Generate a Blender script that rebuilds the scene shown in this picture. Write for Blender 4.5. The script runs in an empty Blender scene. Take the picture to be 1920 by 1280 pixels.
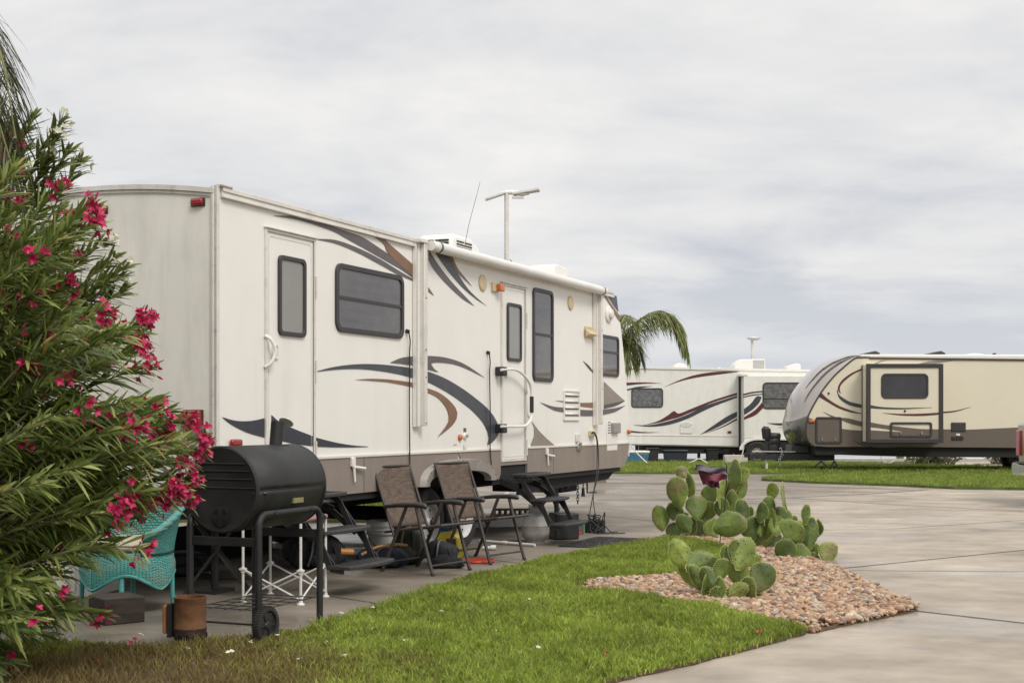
import bpy, bmesh, math, random
import numpy as np
from mathutils import Vector, Matrix
R = math.radians
rng = random.Random(7); nr = np.random.RandomState(7)
SC = bpy.context.scene
# ------------------------------------------------------------------ camera
EYE, FPX = 1.36, 2460.0
cd = bpy.data.cameras.new('camera'); cam = bpy.data.objects.new('camera', cd); SC.collection.objects.link(cam)
cam.location = (0, 0, EYE); cam.rotation_euler = (R(90), 0, 0)
cd.sensor_width = 36; cd.lens = FPX / 1920 * 36; cd.shift_y = 148 / 1920; cd.clip_end = 3000; cd.clip_start = .05
SC.camera = cam
# ------------------------------------------------------------------ sky
W = bpy.data.worlds.new('World'); SC.world = W; W.use_nodes = True
nt = W.node_tree; nt.nodes.clear(); N = nt.nodes.new; LK = nt.links.new
SUN_EL, SUN_AZ = R(46), R(148)          # azimuth measured clockwise from +Y
sky = N('ShaderNodeTexSky'); sky.sky_type = 'NISHITA'; sky.sun_disc = False
sky.sun_elevation = SUN_EL; sky.sun_rotation = SUN_AZ
def wmath(op, a, b=None, c=None):
    n = N('ShaderNodeMath'); n.operation = op
    for i, v in enumerate((a, b, c)):
        if v is None: continue
        if isinstance(v, (int, float)): n.inputs[i].default_value = v
        else: LK(v, n.inputs[i])
    return n.outputs[0]
tc = N('ShaderNodeTexCoord'); sp = N('ShaderNodeSeparateXYZ'); LK(tc.outputs['Generated'], sp.inputs[0])
zz = wmath('MAXIMUM', sp.outputs[2], 0.0); den = wmath('ADD', zz, 0.20)
cb = N('ShaderNodeCombineXYZ'); LK(wmath('DIVIDE', sp.outputs[0], den), cb.inputs[0])
LK(wmath('DIVIDE', sp.outputs[1], den), cb.inputs[1])
n1 = N('ShaderNodeTexNoise'); n1.inputs['Scale'].default_value = 1.9; n1.inputs['Detail'].default_value = 9
n1.inputs['Roughness'].default_value = .56; n1.inputs['Distortion'].default_value = .25
mp = N('ShaderNodeMapping'); mp.inputs['Location'].default_value = (7.3, 4.2, 0); mp.inputs['Rotation'].default_value = (0, 0, R(-6)); mp.inputs['Scale'].default_value = (.8, 1.0, 1)
LK(cb.outputs[0], mp.inputs[0]); LK(mp.outputs[0], n1.inputs[0])
hz = N('ShaderNodeMapRange'); LK(zz, hz.inputs[0]); hz.inputs[1].default_value = .03; hz.inputs[2].default_value = .30
hz.inputs[3].default_value = -.03; hz.inputs[4].default_value = .15
fac = wmath('ADD', n1.outputs[0], hz.outputs[0])
cr = N('ShaderNodeValToRGB'); LK(fac, cr.inputs[0]); e = cr.color_ramp.elements
e[0].position = .40; e[0].color = (.51, .53, .575, 1); e[1].position = .74; e[1].color = (.785, .772, .752, 1)
m = cr.color_ramp.elements.new(.57); m.color = (.665, .665, .672, 1)
low = N('ShaderNodeMapRange'); LK(zz, low.inputs[0]); low.inputs[1].default_value = 0; low.inputs[2].default_value = .11
mx = N('ShaderNodeMix'); mx.data_type = 'RGBA'; LK(low.outputs[0], mx.inputs[0]); mx.inputs[6].default_value = (.575, .60, .635, 1); LK(cr.outputs[0], mx.inputs[7])
zen = N('ShaderNodeMapRange'); LK(zz, zen.inputs[0]); zen.inputs[1].default_value = .32; zen.inputs[2].default_value = .95
zen.inputs[3].default_value = 1.0; zen.inputs[4].default_value = 1.9
b1 = N('ShaderNodeBackground'); LK(mx.outputs[2], b1.inputs[0]); LK(zen.outputs[0], b1.inputs[1])
b2 = N('ShaderNodeBackground'); LK(sky.outputs[0], b2.inputs[0]); b2.inputs[1].default_value = .05
ms = N('ShaderNodeMixShader'); ms.inputs[0].default_value = .06; LK(b1.outputs[0], ms.inputs[1]); LK(b2.outputs[0], ms.inputs[2])
wo = N('ShaderNodeOutputWorld'); LK(ms.outputs[0], wo.inputs[0])
# ------------------------------------------------------------------ sun behind thin cloud
sd = bpy.data.lights.new('sun', 'SUN'); sd.energy = 1.6; sd.angle = R(20); sd.color = (1, .95, .87)
sun = bpy.data.objects.new('sun', sd); SC.collection.objects.link(sun)
sdir = Vector((math.sin(SUN_AZ) * math.cos(SUN_EL), math.cos(SUN_AZ) * math.cos(SUN_EL), math.sin(SUN_EL)))
sun.rotation_euler = sdir.to_track_quat('Z', 'Y').to_euler(); sun.location = (5, -5, 20)
SC.view_settings.view_transform = 'Standard'; SC.view_settings.look = 'None'
SC.view_settings.exposure = .27; SC.view_settings.gamma = 1; SC.view_settings.use_curve_mapping = False
# ------------------------------------------------------------------ measuring helpers (pixels of the photo -> metres)
def G(px, py, z=0):
    D = (EYE - z) * FPX / (py - 788); return Vector(((px - 960) / FPX * D, D, z))
def F(px, py, D): return Vector(((px - 960) / FPX * D, D, EYE - (py - 788) / FPX * D))
UX, UY = .4045, .9146; TC = Vector((-2.195, 9.73, 0)); TR = math.atan2(UY, UX)
def S(px, py, off=0):
    k = (px - 960) / FPX
    u = (k * (9.73 - UX * off) + 2.195 - UY * off) / (UX - UY * k)
    D = 9.73 + UY * u - UX * off
    return (u, EYE - (py - 788) / FPX * D)
# ------------------------------------------------------------------ materials
MATS = {}
def mat(name, col, rough=.6, metal=0, var=.12, vs=6, bump=0, bs=60, island=0, spec=.5, coat=0, dirt=None, stretch=None, trans=0, rv=0):
    if name in MATS: return MATS[name]
    m = bpy.data.materials.new(name); m.use_nodes = True; t = m.node_tree; b = t.nodes['Principled BSDF']; L = t.links.new; A = t.nodes.new
    tc = A('ShaderNodeTexCoord'); src = tc.outputs['Object']
    if stretch:
        mp = A('ShaderNodeMapping'); mp.inputs['Scale'].default_value = stretch; L(src, mp.inputs[0]); src2 = mp.outputs[0]
    else: src2 = src
    n = A('ShaderNodeTexNoise'); n.inputs['Scale'].default_value = vs; n.inputs['Detail'].default_value = 6; n.inputs['Roughness'].default_value = .6; L(src2, n.inputs[0])
    mr = A('ShaderNodeMapRange'); L(n.outputs[0], mr.inputs[0]); mr.inputs[1].default_value = .3; mr.inputs[2].default_value = .7
    mr.inputs[3].default_value = 1 - var; mr.inputs[4].default_value = 1 + var
    val = mr.outputs[0]
    if island:
        g = A('ShaderNodeNewGeometry'); ir = A('ShaderNodeMapRange'); L(g.outputs['Random Per Island'], ir.inputs[0])
        ir.inputs[3].default_value = 1 - island; ir.inputs[4].default_value = 1 + island
        mu = A('ShaderNodeMath'); mu.operation = 'MULTIPLY'; L(val, mu.inputs[0]); L(ir.outputs[0], mu.inputs[1]); val = mu.outputs[0]
    vm = A('ShaderNodeVectorMath'); vm.operation = 'SCALE'; vm.inputs[0].default_value = col[:3]; L(val, vm.inputs['Scale']); out = vm.outputs[0]
    if dirt:   # (colour, scale, lo, hi, stretch)
        mp2 = A('ShaderNodeMapping'); mp2.inputs['Scale'].default_value = dirt[4]; L(src, mp2.inputs[0])
        n2 = A('ShaderNodeTexNoise'); n2.inputs['Scale'].default_value = dirt[1]; n2.inputs['Detail'].default_value = 5; n2.inputs['Roughness'].default_value = .65; L(mp2.outputs[0], n2.inputs[0])
        r2 = A('ShaderNodeMapRange'); L(n2.outputs[0], r2.inputs[0]); r2.inputs[1].default_value = dirt[2]; r2.inputs[2].default_value = dirt[3]
        if len(dirt) > 5: r2.inputs[4].default_value = dirt[5]
        mm = A('ShaderNodeMix'); mm.data_type = 'RGBA'; L(r2.outputs[0], mm.inputs[0]); L(out, mm.inputs[6]); mm.inputs[7].default_value = (*dirt[0], 1); out = mm.outputs[2]
    L(out, b.inputs['Base Color'])
    b.inputs['Roughness'].default_value = rough; b.inputs['Metallic'].default_value = metal; b.inputs['Specular IOR Level'].default_value = spec
    b.inputs['Coat Weight'].default_value = coat
    if rv:
        r3 = A('ShaderNodeMapRange'); L(n.outputs[0], r3.inputs[0]); r3.inputs[1].default_value = .35; r3.inputs[2].default_value = .65
        r3.inputs[3].default_value = rough - rv; r3.inputs[4].default_value = rough + rv; L(r3.outputs[0], b.inputs['Roughness'])
    if bump:
        n3 = A('ShaderNodeTexNoise'); n3.inputs['Scale'].default_value = bs; n3.inputs['Detail'].default_value = 4; L(src, n3.inputs[0])
        bp = A('ShaderNodeBump'); bp.inputs['Strength'].default_value = bump; bp.inputs['Distance'].default_value = .01; L(n3.outputs[0], bp.inputs['Height']); L(bp.outputs[0], b.inputs['Normal'])
    if trans:
        tr = A('ShaderNodeBsdfTranslucent'); L(out, tr.inputs[0]); mxs = A('ShaderNodeMixShader'); mxs.inputs[0].default_value = trans
        L(b.outputs[0], mxs.inputs[1]); L(tr.outputs[0], mxs.inputs[2]); L(mxs.outputs[0], t.nodes['Material Output'].inputs[0])
    MATS[name] = m; return m
ST = (1.6, 1.6, .16)
M_wall = mat('trailer_white', (.765, .745, .705), .38, var=.03, vs=2, dirt=((.55, .51, .43), 2.2, .55, .95, ST, .35), bump=.02, bs=3)
M_rear = mat('weathered_white', (.77, .74, .685), .5, var=.04, vs=2, dirt=((.50, .475, .41), 4.5, .45, .85, (1, 1.5, .35), .55), bump=.02, bs=3)
M_trim = mat('aluminium_trim', (.66, .63, .585), .4, .1, var=.08, dirt=((.25, .2, .15), 9, .55, .8, (1, 1, 1), .6))
M_skirt = mat('taupe_panel', (.235, .195, .168), .5, var=.05, dirt=((.32, .28, .24), 4, .5, .85, ST, .4), bump=.04, bs=12)
M_fender = mat('fender_plastic', (.29, .265, .24), .5, var=.12, vs=9)
M_black = mat('black_metal', (.018, .018, .019), .5, var=.25, vs=12, dirt=((.035, .03, .026), 8, .5, .8, (1, 1, 1), .5))
M_grill = mat('grill_enamel', (.012, .012, .0122), .58, var=.3, vs=5, bump=.06, bs=90, dirt=((.030, .028, .025), 5, .5, .85, (1, 1, 1), .5), rv=.08)
M_under = mat('underbody', (.012, .011, .011), .8)
M_frame = mat('window_frame', (.035, .031, .031), .45, var=.15)
M_glass = mat('tinted_glass', (.070, .064, .067), .05, var=.22, vs=3, spec=1.0, stretch=(.4, .4, 9), dirt=((.13, .125, .12), 1.3, .45, .62, (1, 1, .7), .7))
M_glass2 = mat('pale_blind_glass', (.23, .225, .205), .12, var=.06, vs=3, spec=.9)
M_char = mat('decal_charcoal', (.050, .053, .064), .35, var=.15)
M_navy = mat('decal_navy', (.030, .033, .047), .35, var=.15)
M_warm = mat('decal_warm_grey', (.10, .085, .088), .38, var=.15)
M_bronze = mat('decal_bronze', (.20, .105, .058), .38, var=.15)
M_taupe = mat('decal_taupe', (.24, .205, .17), .4, var=.1)
M_wine = mat('decal_wine', (.095, .022, .028), .4, var=.1)
M_red = mat('red_lens', (.27, .008, .010), .2, var=.1, coat=.5)
M_orange = mat('orange_lens', (.50, .11, .012), .25, var=.1, coat=.5)
M_plast = mat('white_plastic', (.74, .72, .68), .4, var=.05, dirt=((.5, .45, .36), 6, .5, .85, (1, 1, 1), .4))
M_cream = mat('yellowed_plastic', (.58, .47, .29), .5, var=.08)
M_tyre = mat('rubber', (.022, .021, .020), .8, var=.3, bump=.2, bs=50)
M_rim = mat('white_steel_rim', (.60, .60, .60), .35, var=.06, dirt=((.2, .16, .12), 9, .5, .8, (1, 1, 1), .4))
M_chrome = mat('chrome', (.6, .6, .6), .18, 1, var=.1)
M_alloy = mat('alloy', (.35, .34, .33), .3, .8, var=.1)
M_cord = mat('black_cord', (.015, .015, .015), .55)
# ------------------------------------------------------------------ mesh helpers
def tag(o, label=None, cat=None, group=None, kind=None):
    for k, v in (('label', label), ('category', cat), ('group', group), ('kind', kind)):
        if v: o[k] = v
    return o
def thing(name, label, cat, loc=(0, 0, 0), rz=0, group=None):
    o = bpy.data.objects.new(name, None); SC.collection.objects.link(o); o.location = loc; o.rotation_euler = (0, 0, rz); o.empty_display_size = .1
    return tag(o, label, cat, group)
def copy_tree(o, parent=None):
    c = o.copy(); SC.collection.objects.link(c); c.parent = parent
    for ch in list(o.children): copy_tree(ch, c)
    return c
class MB:
    def __init__(s): s.v = []; s.f = []; s.uv = {}
    def add(s, vs, fs):
        b = len(s.v); s.v += [tuple(p) for p in vs]; s.f += [tuple(b + i for i in f) for f in fs]; return s
    def box(s, x0, x1, y0, y1, z0, z1, M=None):
        vs = [Vector(p) for p in ((x0, y0, z0), (x1, y0, z0), (x1, y1, z0), (x0, y1, z0), (x0, y0, z1), (x1, y0, z1), (x1, y1, z1), (x0, y1, z1))]
        if M: vs = [M @ p for p in vs]
        return s.add(vs, [(0, 3, 2, 1), (4, 5, 6, 7), (0, 1, 5, 4), (1, 2, 6, 5), (2, 3, 7, 6), (3, 0, 4, 7)])
    def beam(s, a, b, w, h, up=(0, 0, 1)):
        a, b = Vector(a), Vector(b); d = (b - a).normalized(); up = Vector(up)
        if abs(d.dot(up)) > .98: up = Vector((1, 0, 0))
        sd = d.cross(up).normalized() * w / 2; uu = sd.cross(d).normalized() * h / 2
        vs = [p + i * sd + j * uu for p in (a, b) for i, j in ((-1, -1), (1, -1), (1, 1), (-1, 1))]
        return s.add(vs, [(3, 2, 1, 0), (4, 5, 6, 7), (0, 1, 5, 4), (1, 2, 6, 5), (2, 3, 7, 6), (3, 0, 4, 7)])
    def tube(s, pts, r, n=8, caps=True):
        pts = [Vector(p) for p in pts]; k = len(pts); rs = r if isinstance(r, (list, tuple)) else [r] * k
        vs = []; prev = None
        for i, p in enumerate(pts):
            d = (pts[min(i + 1, k - 1)] - pts[max(i - 1, 0)]).normalized()
            if prev is None:
                a = Vector((0, 0, 1)) if abs(d.z) < .9 else Vector((1, 0, 0)); x = d.cross(a).normalized()
            else:
                x = prev - d * prev.dot(d); x.normalize()
            prev = x; y = d.cross(x)
            vs += [p + rs[i] * (math.cos(2 * math.pi * j / n) * x + math.sin(2 * math.pi * j / n) * y) for j in range(n)]
        fs = [(i * n + j, i * n + (j + 1) % n, (i + 1) * n + (j + 1) % n, (i + 1) * n + j) for i in range(k - 1) for j in range(n)]
        if caps: fs += [tuple(reversed(range(n))), tuple(range((k - 1) * n, k * n))]
        return s.add(vs, fs)
    def lathe(s, prof, n=32, M=None, closed=False):   # prof [(r,h)], axis z then M
        k = len(prof); vs = [Vector((r * math.cos(2 * math.pi * j / n), r * math.sin(2 * math.pi * j / n), h)) for r, h in prof for j in range(n)]
        if M: vs = [M @ p for p in vs]
        fs = [(i * n + j, i * n + (j + 1) % n, (i + 1) * n + (j + 1) % n, (i + 1) * n + j) for i in range(k - 1) for j in range(n)]
        if closed: fs += [((k - 1) * n + j, (k - 1) * n + (j + 1) % n, (j + 1) % n, j) for j in range(n)]
        else: fs += [tuple(reversed(range(n))), tuple(range((k - 1) * n, k * n))]
        return s.add(vs, fs)
    def prism(s, poly, y0, y1):       # poly in (x,z) extruded in y
        n = len(poly); vs = [(x, y0, z) for x, z in poly] + [(x, y1, z) for x, z in poly]
        return s.add(vs, [tuple(range(n)), tuple(reversed(range(n, 2 * n)))] + [(i, i + n, (i + 1) % n + n, (i + 1) % n) for i in range(n)])
    def slab(s, poly, z0, z1):        # poly in (x,y)
        n = len(poly); vs = [(p[0], p[1], z0) for p in poly] + [(p[0], p[1], z1) for p in poly]
        return s.add(vs, [tuple(range(n)), tuple(range(n, 2 * n))] + [(i, (i + 1) % n, (i + 1) % n + n, i + n) for i in range(n)])
    def ring(s, o, i, y0, y1):        # outlines (x,z), bridged, between y0 and y1
        n = len(o); vs = [(x, y, z) for y in (y0, y1) for pl in (o, i) for x, z in pl]; fs = []
        for a in range(n):
            b = (a + 1) % n
            fs += [(a, b, n + b, n + a), (2 * n + a, 3 * n + a, 3 * n + b, 2 * n + b), (a, 2 * n + a, 2 * n + b, b), (n + a, n + b, 3 * n + b, 3 * n + a)]
        return s.add(vs, fs)
    def grid(s, fn, nu, nv, wrap=False):
        b = len(s.v)
        for i in range(nu + 1):
            for j in range(nv + 1):
                s.v.append(tuple(fn(i / nu, j / nv))); s.uv[len(s.v) - 1] = (i / nu, j / nv)
        for i in range(nu):
            for j in range(nv):
                a = b + i * (nv + 1) + j; s.f.append((a, a + nv + 1, a + nv + 2, a + 1))
        return s
    def build(s, name, mt, parent=None, bevel=0, smooth=30, label=None, thick=0, recalc=True):
        me = bpy.data.meshes.new(name); me.from_pydata(s.v, [], s.f)
        if s.uv:
            ul = me.uv_layers.new(name='UVMap')
            for lp in me.loops: ul.data[lp.index].uv = s.uv.get(lp.vertex_index, (0, 0))
        if recalc:
            bm = bmesh.new(); bm.from_mesh(me); bmesh.ops.recalc_face_normals(bm, faces=bm.faces); bm.to_mesh(me); bm.free()
        if smooth:
            me.polygons.foreach_set('use_smooth', [True] * len(me.polygons)); me.set_sharp_from_angle(angle=R(smooth))
        me.materials.append(mt); o = bpy.data.objects.new(name, me); SC.collection.objects.link(o); o.parent = parent
        if thick:
            md = o.modifiers.new('solid', 'SOLIDIFY'); md.thickness = thick; md.offset = 0
        if bevel:
            md = o.modifiers.new('bevel', 'BEVEL'); md.width = bevel; md.segments = 2; md.limit_method = 'ANGLE'; md.angle_limit = R(40)
        if label: o['label'] = label
        return o
def arr_mesh(name, V, Fc, mt, parent=None, smooth=False):
    V = np.asarray(V, np.float32); Fc = np.asarray(Fc, np.int32); me = bpy.data.meshes.new(name); k = Fc.shape[1]
    me.vertices.add(len(V)); me.vertices.foreach_set('co', V.ravel()); me.loops.add(Fc.size); me.loops.foreach_set('vertex_index', Fc.ravel())
    me.polygons.add(len(Fc)); me.polygons.foreach_set('loop_start', np.arange(0, Fc.size, k, dtype=np.int32))
    try: me.polygons.foreach_set('loop_total', np.full(len(Fc), k, np.int32))
    except Exception: pass
    if smooth: me.polygons.foreach_set('use_smooth', np.ones(len(Fc), bool))
    me.update(calc_edges=True); me.validate(); me.materials.append(mt)
    o = bpy.data.objects.new(name, me); SC.collection.objects.link(o); o.parent = parent; return o
def cat(P, n=12):                    # catmull-rom
    P = [Vector(p) for p in P]; Q = [2 * P[0] - P[1]] + P + [2 * P[-1] - P[-2]]; out = []
    for i in range(1, len(Q) - 2):
        a, b, c, d = Q[i - 1:i + 3]
        for t in [k / n for k in range(n)]:
            out.append(.5 * ((2 * b) + (c - a) * t + (2 * a - 5 * b + 4 * c - d) * t * t + (3 * b - a - 3 * c + d) * t ** 3))
    out.append(P[-1]); return out
def resamp(P, n):
    P = cat(P, 8); L = [0]
    for a, b in zip(P, P[1:]): L.append(L[-1] + (b - a).length)
    out = []; j = 0
    for i in range(n):
        t = L[-1] * i / (n - 1)
        while j < len(L) - 2 and L[j + 1] < t: j += 1
        w = (t - L[j]) / max(1e-9, L[j + 1] - L[j]); out.append(P[j].lerp(P[j + 1], min(1, w)))
    return out
def rrect(x0, x1, z0, z1, r, n=5):
    o = []
    for cx, cz, a0 in ((x1 - r, z1 - r, 0), (x0 + r, z1 - r, 90), (x0 + r, z0 + r, 180), (x1 - r, z0 + r, 270)):
        for i in range(n + 1):
            a = R(a0 + 90 * i / n); o.append((cx + r * math.cos(a), cz + r * math.sin(a)))
    return o
def window(par, x0, x1, z0, z1, rail=None, r=.06, fw=.03, glass=None, off=0, vert=None, name='window'):
    w = MB().ring(rrect(x0, x1, z0, z1, r), rrect(x0 + fw, x1 - fw, z0 + fw, z1 - fw, r * .6), -off - .022, -off + .004).build(name, M_frame, par, bevel=.004)
    mb = MB()
    if rail is not None: mb.box(x0 + fw * .8, x1 - fw * .8, -off - .019, -off - .002, rail - .014, rail + .014)
    if vert is not None: mb.box(vert - .012, vert + .012, -off - .018, -off - .002, z0 + fw * .8, z1 - fw * .8)
    if mb.v: mb.build('rail', M_frame, w)
    MB().prism(rrect(x0 + fw * .7, x1 - fw * .7, z0 + fw * .7, z1 - fw * .7, r * .6), -off - .008, -off + .002).build('pane', glass or M_glass, w)
    return w
def decal(par, up, lo, mt, off=.005, n=28, name='stripe'):
    a, b = resamp([(p[0], 0, p[1]) for p in up], n), resamp([(p[0], 0, p[1]) for p in lo], n)
    vs = [(p.x, -off, p.z) for p in a] + [(p.x, -off, p.z) for p in b]
    return MB().add(vs, [(i, i + 1, n + i + 1, n + i) for i in range(n - 1)]).build(name, mt, par, smooth=0)
def patch(par, pts, mt, off=.005, name='stripe'):
    return MB().add([(x, -off, z) for x, z in pts], [tuple(range(len(pts)))]).build(name, mt, par, smooth=0)
def inpoly(X, Y, P):
    c = np.zeros(len(X), bool); n = len(P); j = n - 1
    for i in range(n):
        xi, yi = P[i][0], P[i][1]; xj, yj = P[j][0], P[j][1]
        if yi != yj: c ^= ((yi > Y) != (yj > Y)) & (X < (xj - xi) * (Y - yi) / (yj - yi) + xi)
        j = i
    return c
# ------------------------------------------------------------------ ground, pavement, water
def nodes_mat(name):
    m = bpy.data.materials.new(name); m.use_nodes = True; return m, m.node_tree, m.node_tree.nodes['Principled BSDF']
def concrete_mat():
    m, t, b = nodes_mat('concrete'); A = t.nodes.new; L = t.links.new; tc = A('ShaderNodeTexCoord')
    def noise(sc, det=6, st=(1, 1, 1), ro=.6):
        mp = A('ShaderNodeMapping'); mp.inputs['Scale'].default_value = st; mp.inputs['Rotation'].default_value = (0, 0, R(12)); L(tc.outputs['Object'], mp.inputs[0])
        n = A('ShaderNodeTexNoise'); n.inputs['Scale'].default_value = sc; n.inputs['Detail'].default_value = det; n.inputs['Roughness'].default_value = ro; L(mp.outputs[0], n.inputs[0]); return n.outputs[0]
    big = noise(.45, 6, (1, 1.0, 1)); mid = noise(2.6, 6, (.7, 1, 1)); fine = noise(160, 3)
    r1 = A('ShaderNodeValToRGB'); L(big, r1.inputs[0]); e = r1.color_ramp.elements
    e[0].position = .33; e[0].color = (.20, .165, .126, 1); e[1].position = .66; e[1].color = (.43, .365, .29, 1)
    q = e = r1.color_ramp.elements.new(.47); q.color = (.32, .27, .215, 1)
    def scale(col, f, lo, hi, a, bb):
        mr = A('ShaderNodeMapRange'); L(f, mr.inputs[0]); mr.inputs[1].default_value = lo; mr.inputs[2].default_value = hi; mr.inputs[3].default_value = a; mr.inputs[4].default_value = bb
        v = A('ShaderNodeVectorMath'); v.operation = 'SCALE'; L(col, v.inputs[0]); L(mr.outputs[0], v.inputs['Scale']); return v.outputs[0]
    c = scale(r1.outputs[0], mid, .3, .7, .76, 1.17); c = scale(c, fine, .3, .7, .84, 1.14)
    sc_ = noise(1.1, 8, (.35, 1.6, 1), .7); c = scale(c, sc_, .58, .72, 1, .72); c = scale(c, noise(4.5, 8, (1.4, .5, 1), .75), .62, .72, 1, 1.22); c = scale(c, noise(24, 3), .70, .76, 1, .55)
    # damp, stained pad round the long trailer; shade beneath it painted into the colour
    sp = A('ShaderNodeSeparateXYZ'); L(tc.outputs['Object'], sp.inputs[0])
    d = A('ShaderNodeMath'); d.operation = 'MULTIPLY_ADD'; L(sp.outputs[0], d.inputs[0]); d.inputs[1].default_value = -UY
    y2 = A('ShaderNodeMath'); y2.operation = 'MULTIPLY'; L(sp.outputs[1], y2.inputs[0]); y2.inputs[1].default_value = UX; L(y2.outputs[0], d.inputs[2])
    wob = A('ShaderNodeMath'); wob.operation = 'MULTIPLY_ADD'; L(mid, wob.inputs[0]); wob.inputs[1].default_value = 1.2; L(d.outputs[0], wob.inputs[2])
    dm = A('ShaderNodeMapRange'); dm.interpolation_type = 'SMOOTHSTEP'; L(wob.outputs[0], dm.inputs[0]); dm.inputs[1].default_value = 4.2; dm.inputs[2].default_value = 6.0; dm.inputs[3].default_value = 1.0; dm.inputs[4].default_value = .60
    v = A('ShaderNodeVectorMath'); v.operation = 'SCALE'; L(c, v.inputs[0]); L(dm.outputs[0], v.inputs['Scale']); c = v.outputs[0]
    L(c, b.inputs['Base Color'])
    wet = A('ShaderNodeMapRange'); L(noise(.6, 4, (.5, 1.3, 1)), wet.inputs[0]); wet.inputs[1].default_value = .48; wet.inputs[2].default_value = .60; wet.inputs[3].default_value = .75; wet.inputs[4].default_value = .27
    L(wet.outputs[0], b.inputs['Roughness'])
    bp = A('ShaderNodeBump'); bp.inputs['Strength'].default_value = .25; bp.inputs['Distance'].default_value = .004; L(fine, bp.inputs['Height']); L(bp.outputs[0], b.inputs['Normal'])
    return m
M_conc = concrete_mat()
M_soil = mat('soil', (.085, .055, .035), .95, var=.4, vs=20, bump=.6, bs=60)
M_turf = mat('turf_ground', (.085, .11, .03), .9, var=.4, vs=3, bump=.5, bs=40)
M_joint = mat('joint_filler', (.035, .03, .026), .9, var=.4)
def struct(mb, name, mt, **k):
    o = mb.build(name, mt, smooth=0, **k); o['kind'] = 'structure'; return o
SHORE = 45.5
struct(MB().box(-400, 400, -60, SHORE, -1.2, -.03), 'ground', M_turf)
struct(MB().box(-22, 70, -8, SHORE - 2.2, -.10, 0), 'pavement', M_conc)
struct(MB().box(-400, 400, SHORE - 1.0, SHORE + .25, -1.25, .06), 'seawall', mat('seawall_concrete', (.48, .45, .41), .8, var=.15))
def water_mat():
    m, t, b = nodes_mat('bay_water'); A = t.nodes.new; L = t.links.new; tc = A('ShaderNodeTexCoord')
    b.inputs['Base Color'].default_value = (.22, .23, .22, 1); b.inputs['Roughness'].default_value = .12; b.inputs['IOR'].default_value = 1.33
    mp = A('ShaderNodeMapping'); mp.inputs['Scale'].default_value = (.6, 1.6, 1); L(tc.outputs['Object'], mp.inputs[0])
    n = A('ShaderNodeTexNoise'); n.inputs['Scale'].default_value = 1.2; n.inputs['Detail'].default_value = 5; L(mp.outputs[0], n.inputs[0])
    bp = A('ShaderNodeBump'); bp.inputs['Strength'].default_value = .5; bp.inputs['Distance'].default_value = .1; L(n.outputs[0], bp.inputs['Height']); L(bp.outputs[0], b.inputs['Normal']); return m
struct(MB().add([(-1500, SHORE + .2, -.6), (1500, SHORE + .2, -.6), (1500, 2600, -.6), (-1500, 2600, -.6)], [(0, 1, 2, 3)]), 'water', water_mat())
jm = MB()
def joint(pts, w=.016):
    P = [G(*p) for p in pts]
    for a, b in zip(P, P[1:]):
        d = (b - a).normalized(); s = Vector((-d.y, d.x, 0)) * w / 2
        jm.add([(p.x, p.y, .004) for p in (a - s, b - s, b + s, a + s)], [(0, 1, 2, 3)])
joint([(1040, 960), (1115, 966), (1274, 981), (1460, 993)]); joint([(1540, 994), (1677, 991), (2200, 956)])
joint([(1562, 1067), (1920, 1031), (2150, 1008)], .02); joint([(1562, 1069), (2150, 1073)], .018)
joint([(1716, 1145), (1920, 1168), (2200, 1199)], .024); joint([(1560, 1064), (1600, 1083), (1660, 1114), (1716, 1145)], .03); joint([(1480, 933), (1660, 945), (1920, 959), (2200, 975)], .03)
joint([(1120, 937), (1440, 935), (1640, 925), (1740, 918)], .04); joint([(1120, 905), (1440, 911), (1600, 914), (1730, 920)], .05)
joint([(610, 1116), (628, 1119), (760, 1139)], .014); joint([(860, 1041), (876, 1043), (1030, 1063)], .014)
struct(jm, 'pavement_joints', M_joint)
# lawn pieces: soil slab + blades
def gp(L): return [(G(*p).x, G(*p).y) for p in L]
P_lawn = gp([(-500, 1215), (-60, 1216), (150, 1212), (300, 1222), (450, 1210), (600, 1181), (670, 1158), (730, 1139), (800, 1113), (870, 1091), (960, 1067), (1050, 1046), (1130, 1031), (1200, 1020), (1262, 1013),
             (1300, 1017), (1345, 1026), (1385, 1036), (1425, 1053), (1428, 1066), (1380, 1077), (1280, 1084), (1150, 1090), (1075, 1099), (1060, 1106), (1100, 1114), (1200, 1121), (1300, 1137), (1400, 1158), (1470, 1174), (1512, 1188),
             (1460, 1204), (1400, 1220), (1300, 1246), (1200, 1268), (1128, 1287), (1000, 1325), (800, 1395), (500, 1500), (100, 1700), (-700, 1700)])
P_bed = gp([(1235, 1012), (1262, 1004), (1300, 1003), (1420, 1022), (1560, 1066), (1600, 1086), (1660, 1116), (1722, 1145), (1660, 1158), (1590, 1172), (1525, 1187), (1470, 1182), (1300, 1142), (1060, 1120), (1050, 1096), (1200, 1080), (1420, 1072), (1420, 1050)])
def ell(c, P): return [((x - c[0]) , (y - c[1])) for x, y in P]
def sub(P, step=.08):
    out = []
    for a, b in zip(P, P[1:] + P[:1]):
        n = max(1, min(40, int(math.dist(a, b) / step)))
        for i in range(n):
            t = i / n; j = .012 if math.dist(a, b) < 3 else 0
            out.append((a[0] + (b[0] - a[0]) * t + rng.uniform(-j, j), a[1] + (b[1] - a[1]) * t + rng.uniform(-j, j)))
    return out
o = struct(MB().slab(sub(P_lawn), -.02, .020), 'lawn_soil', M_soil)
o = struct(MB().slab(sub(P_bed), -.02, .012), 'gravel_bed_soil', M_soil)
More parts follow.
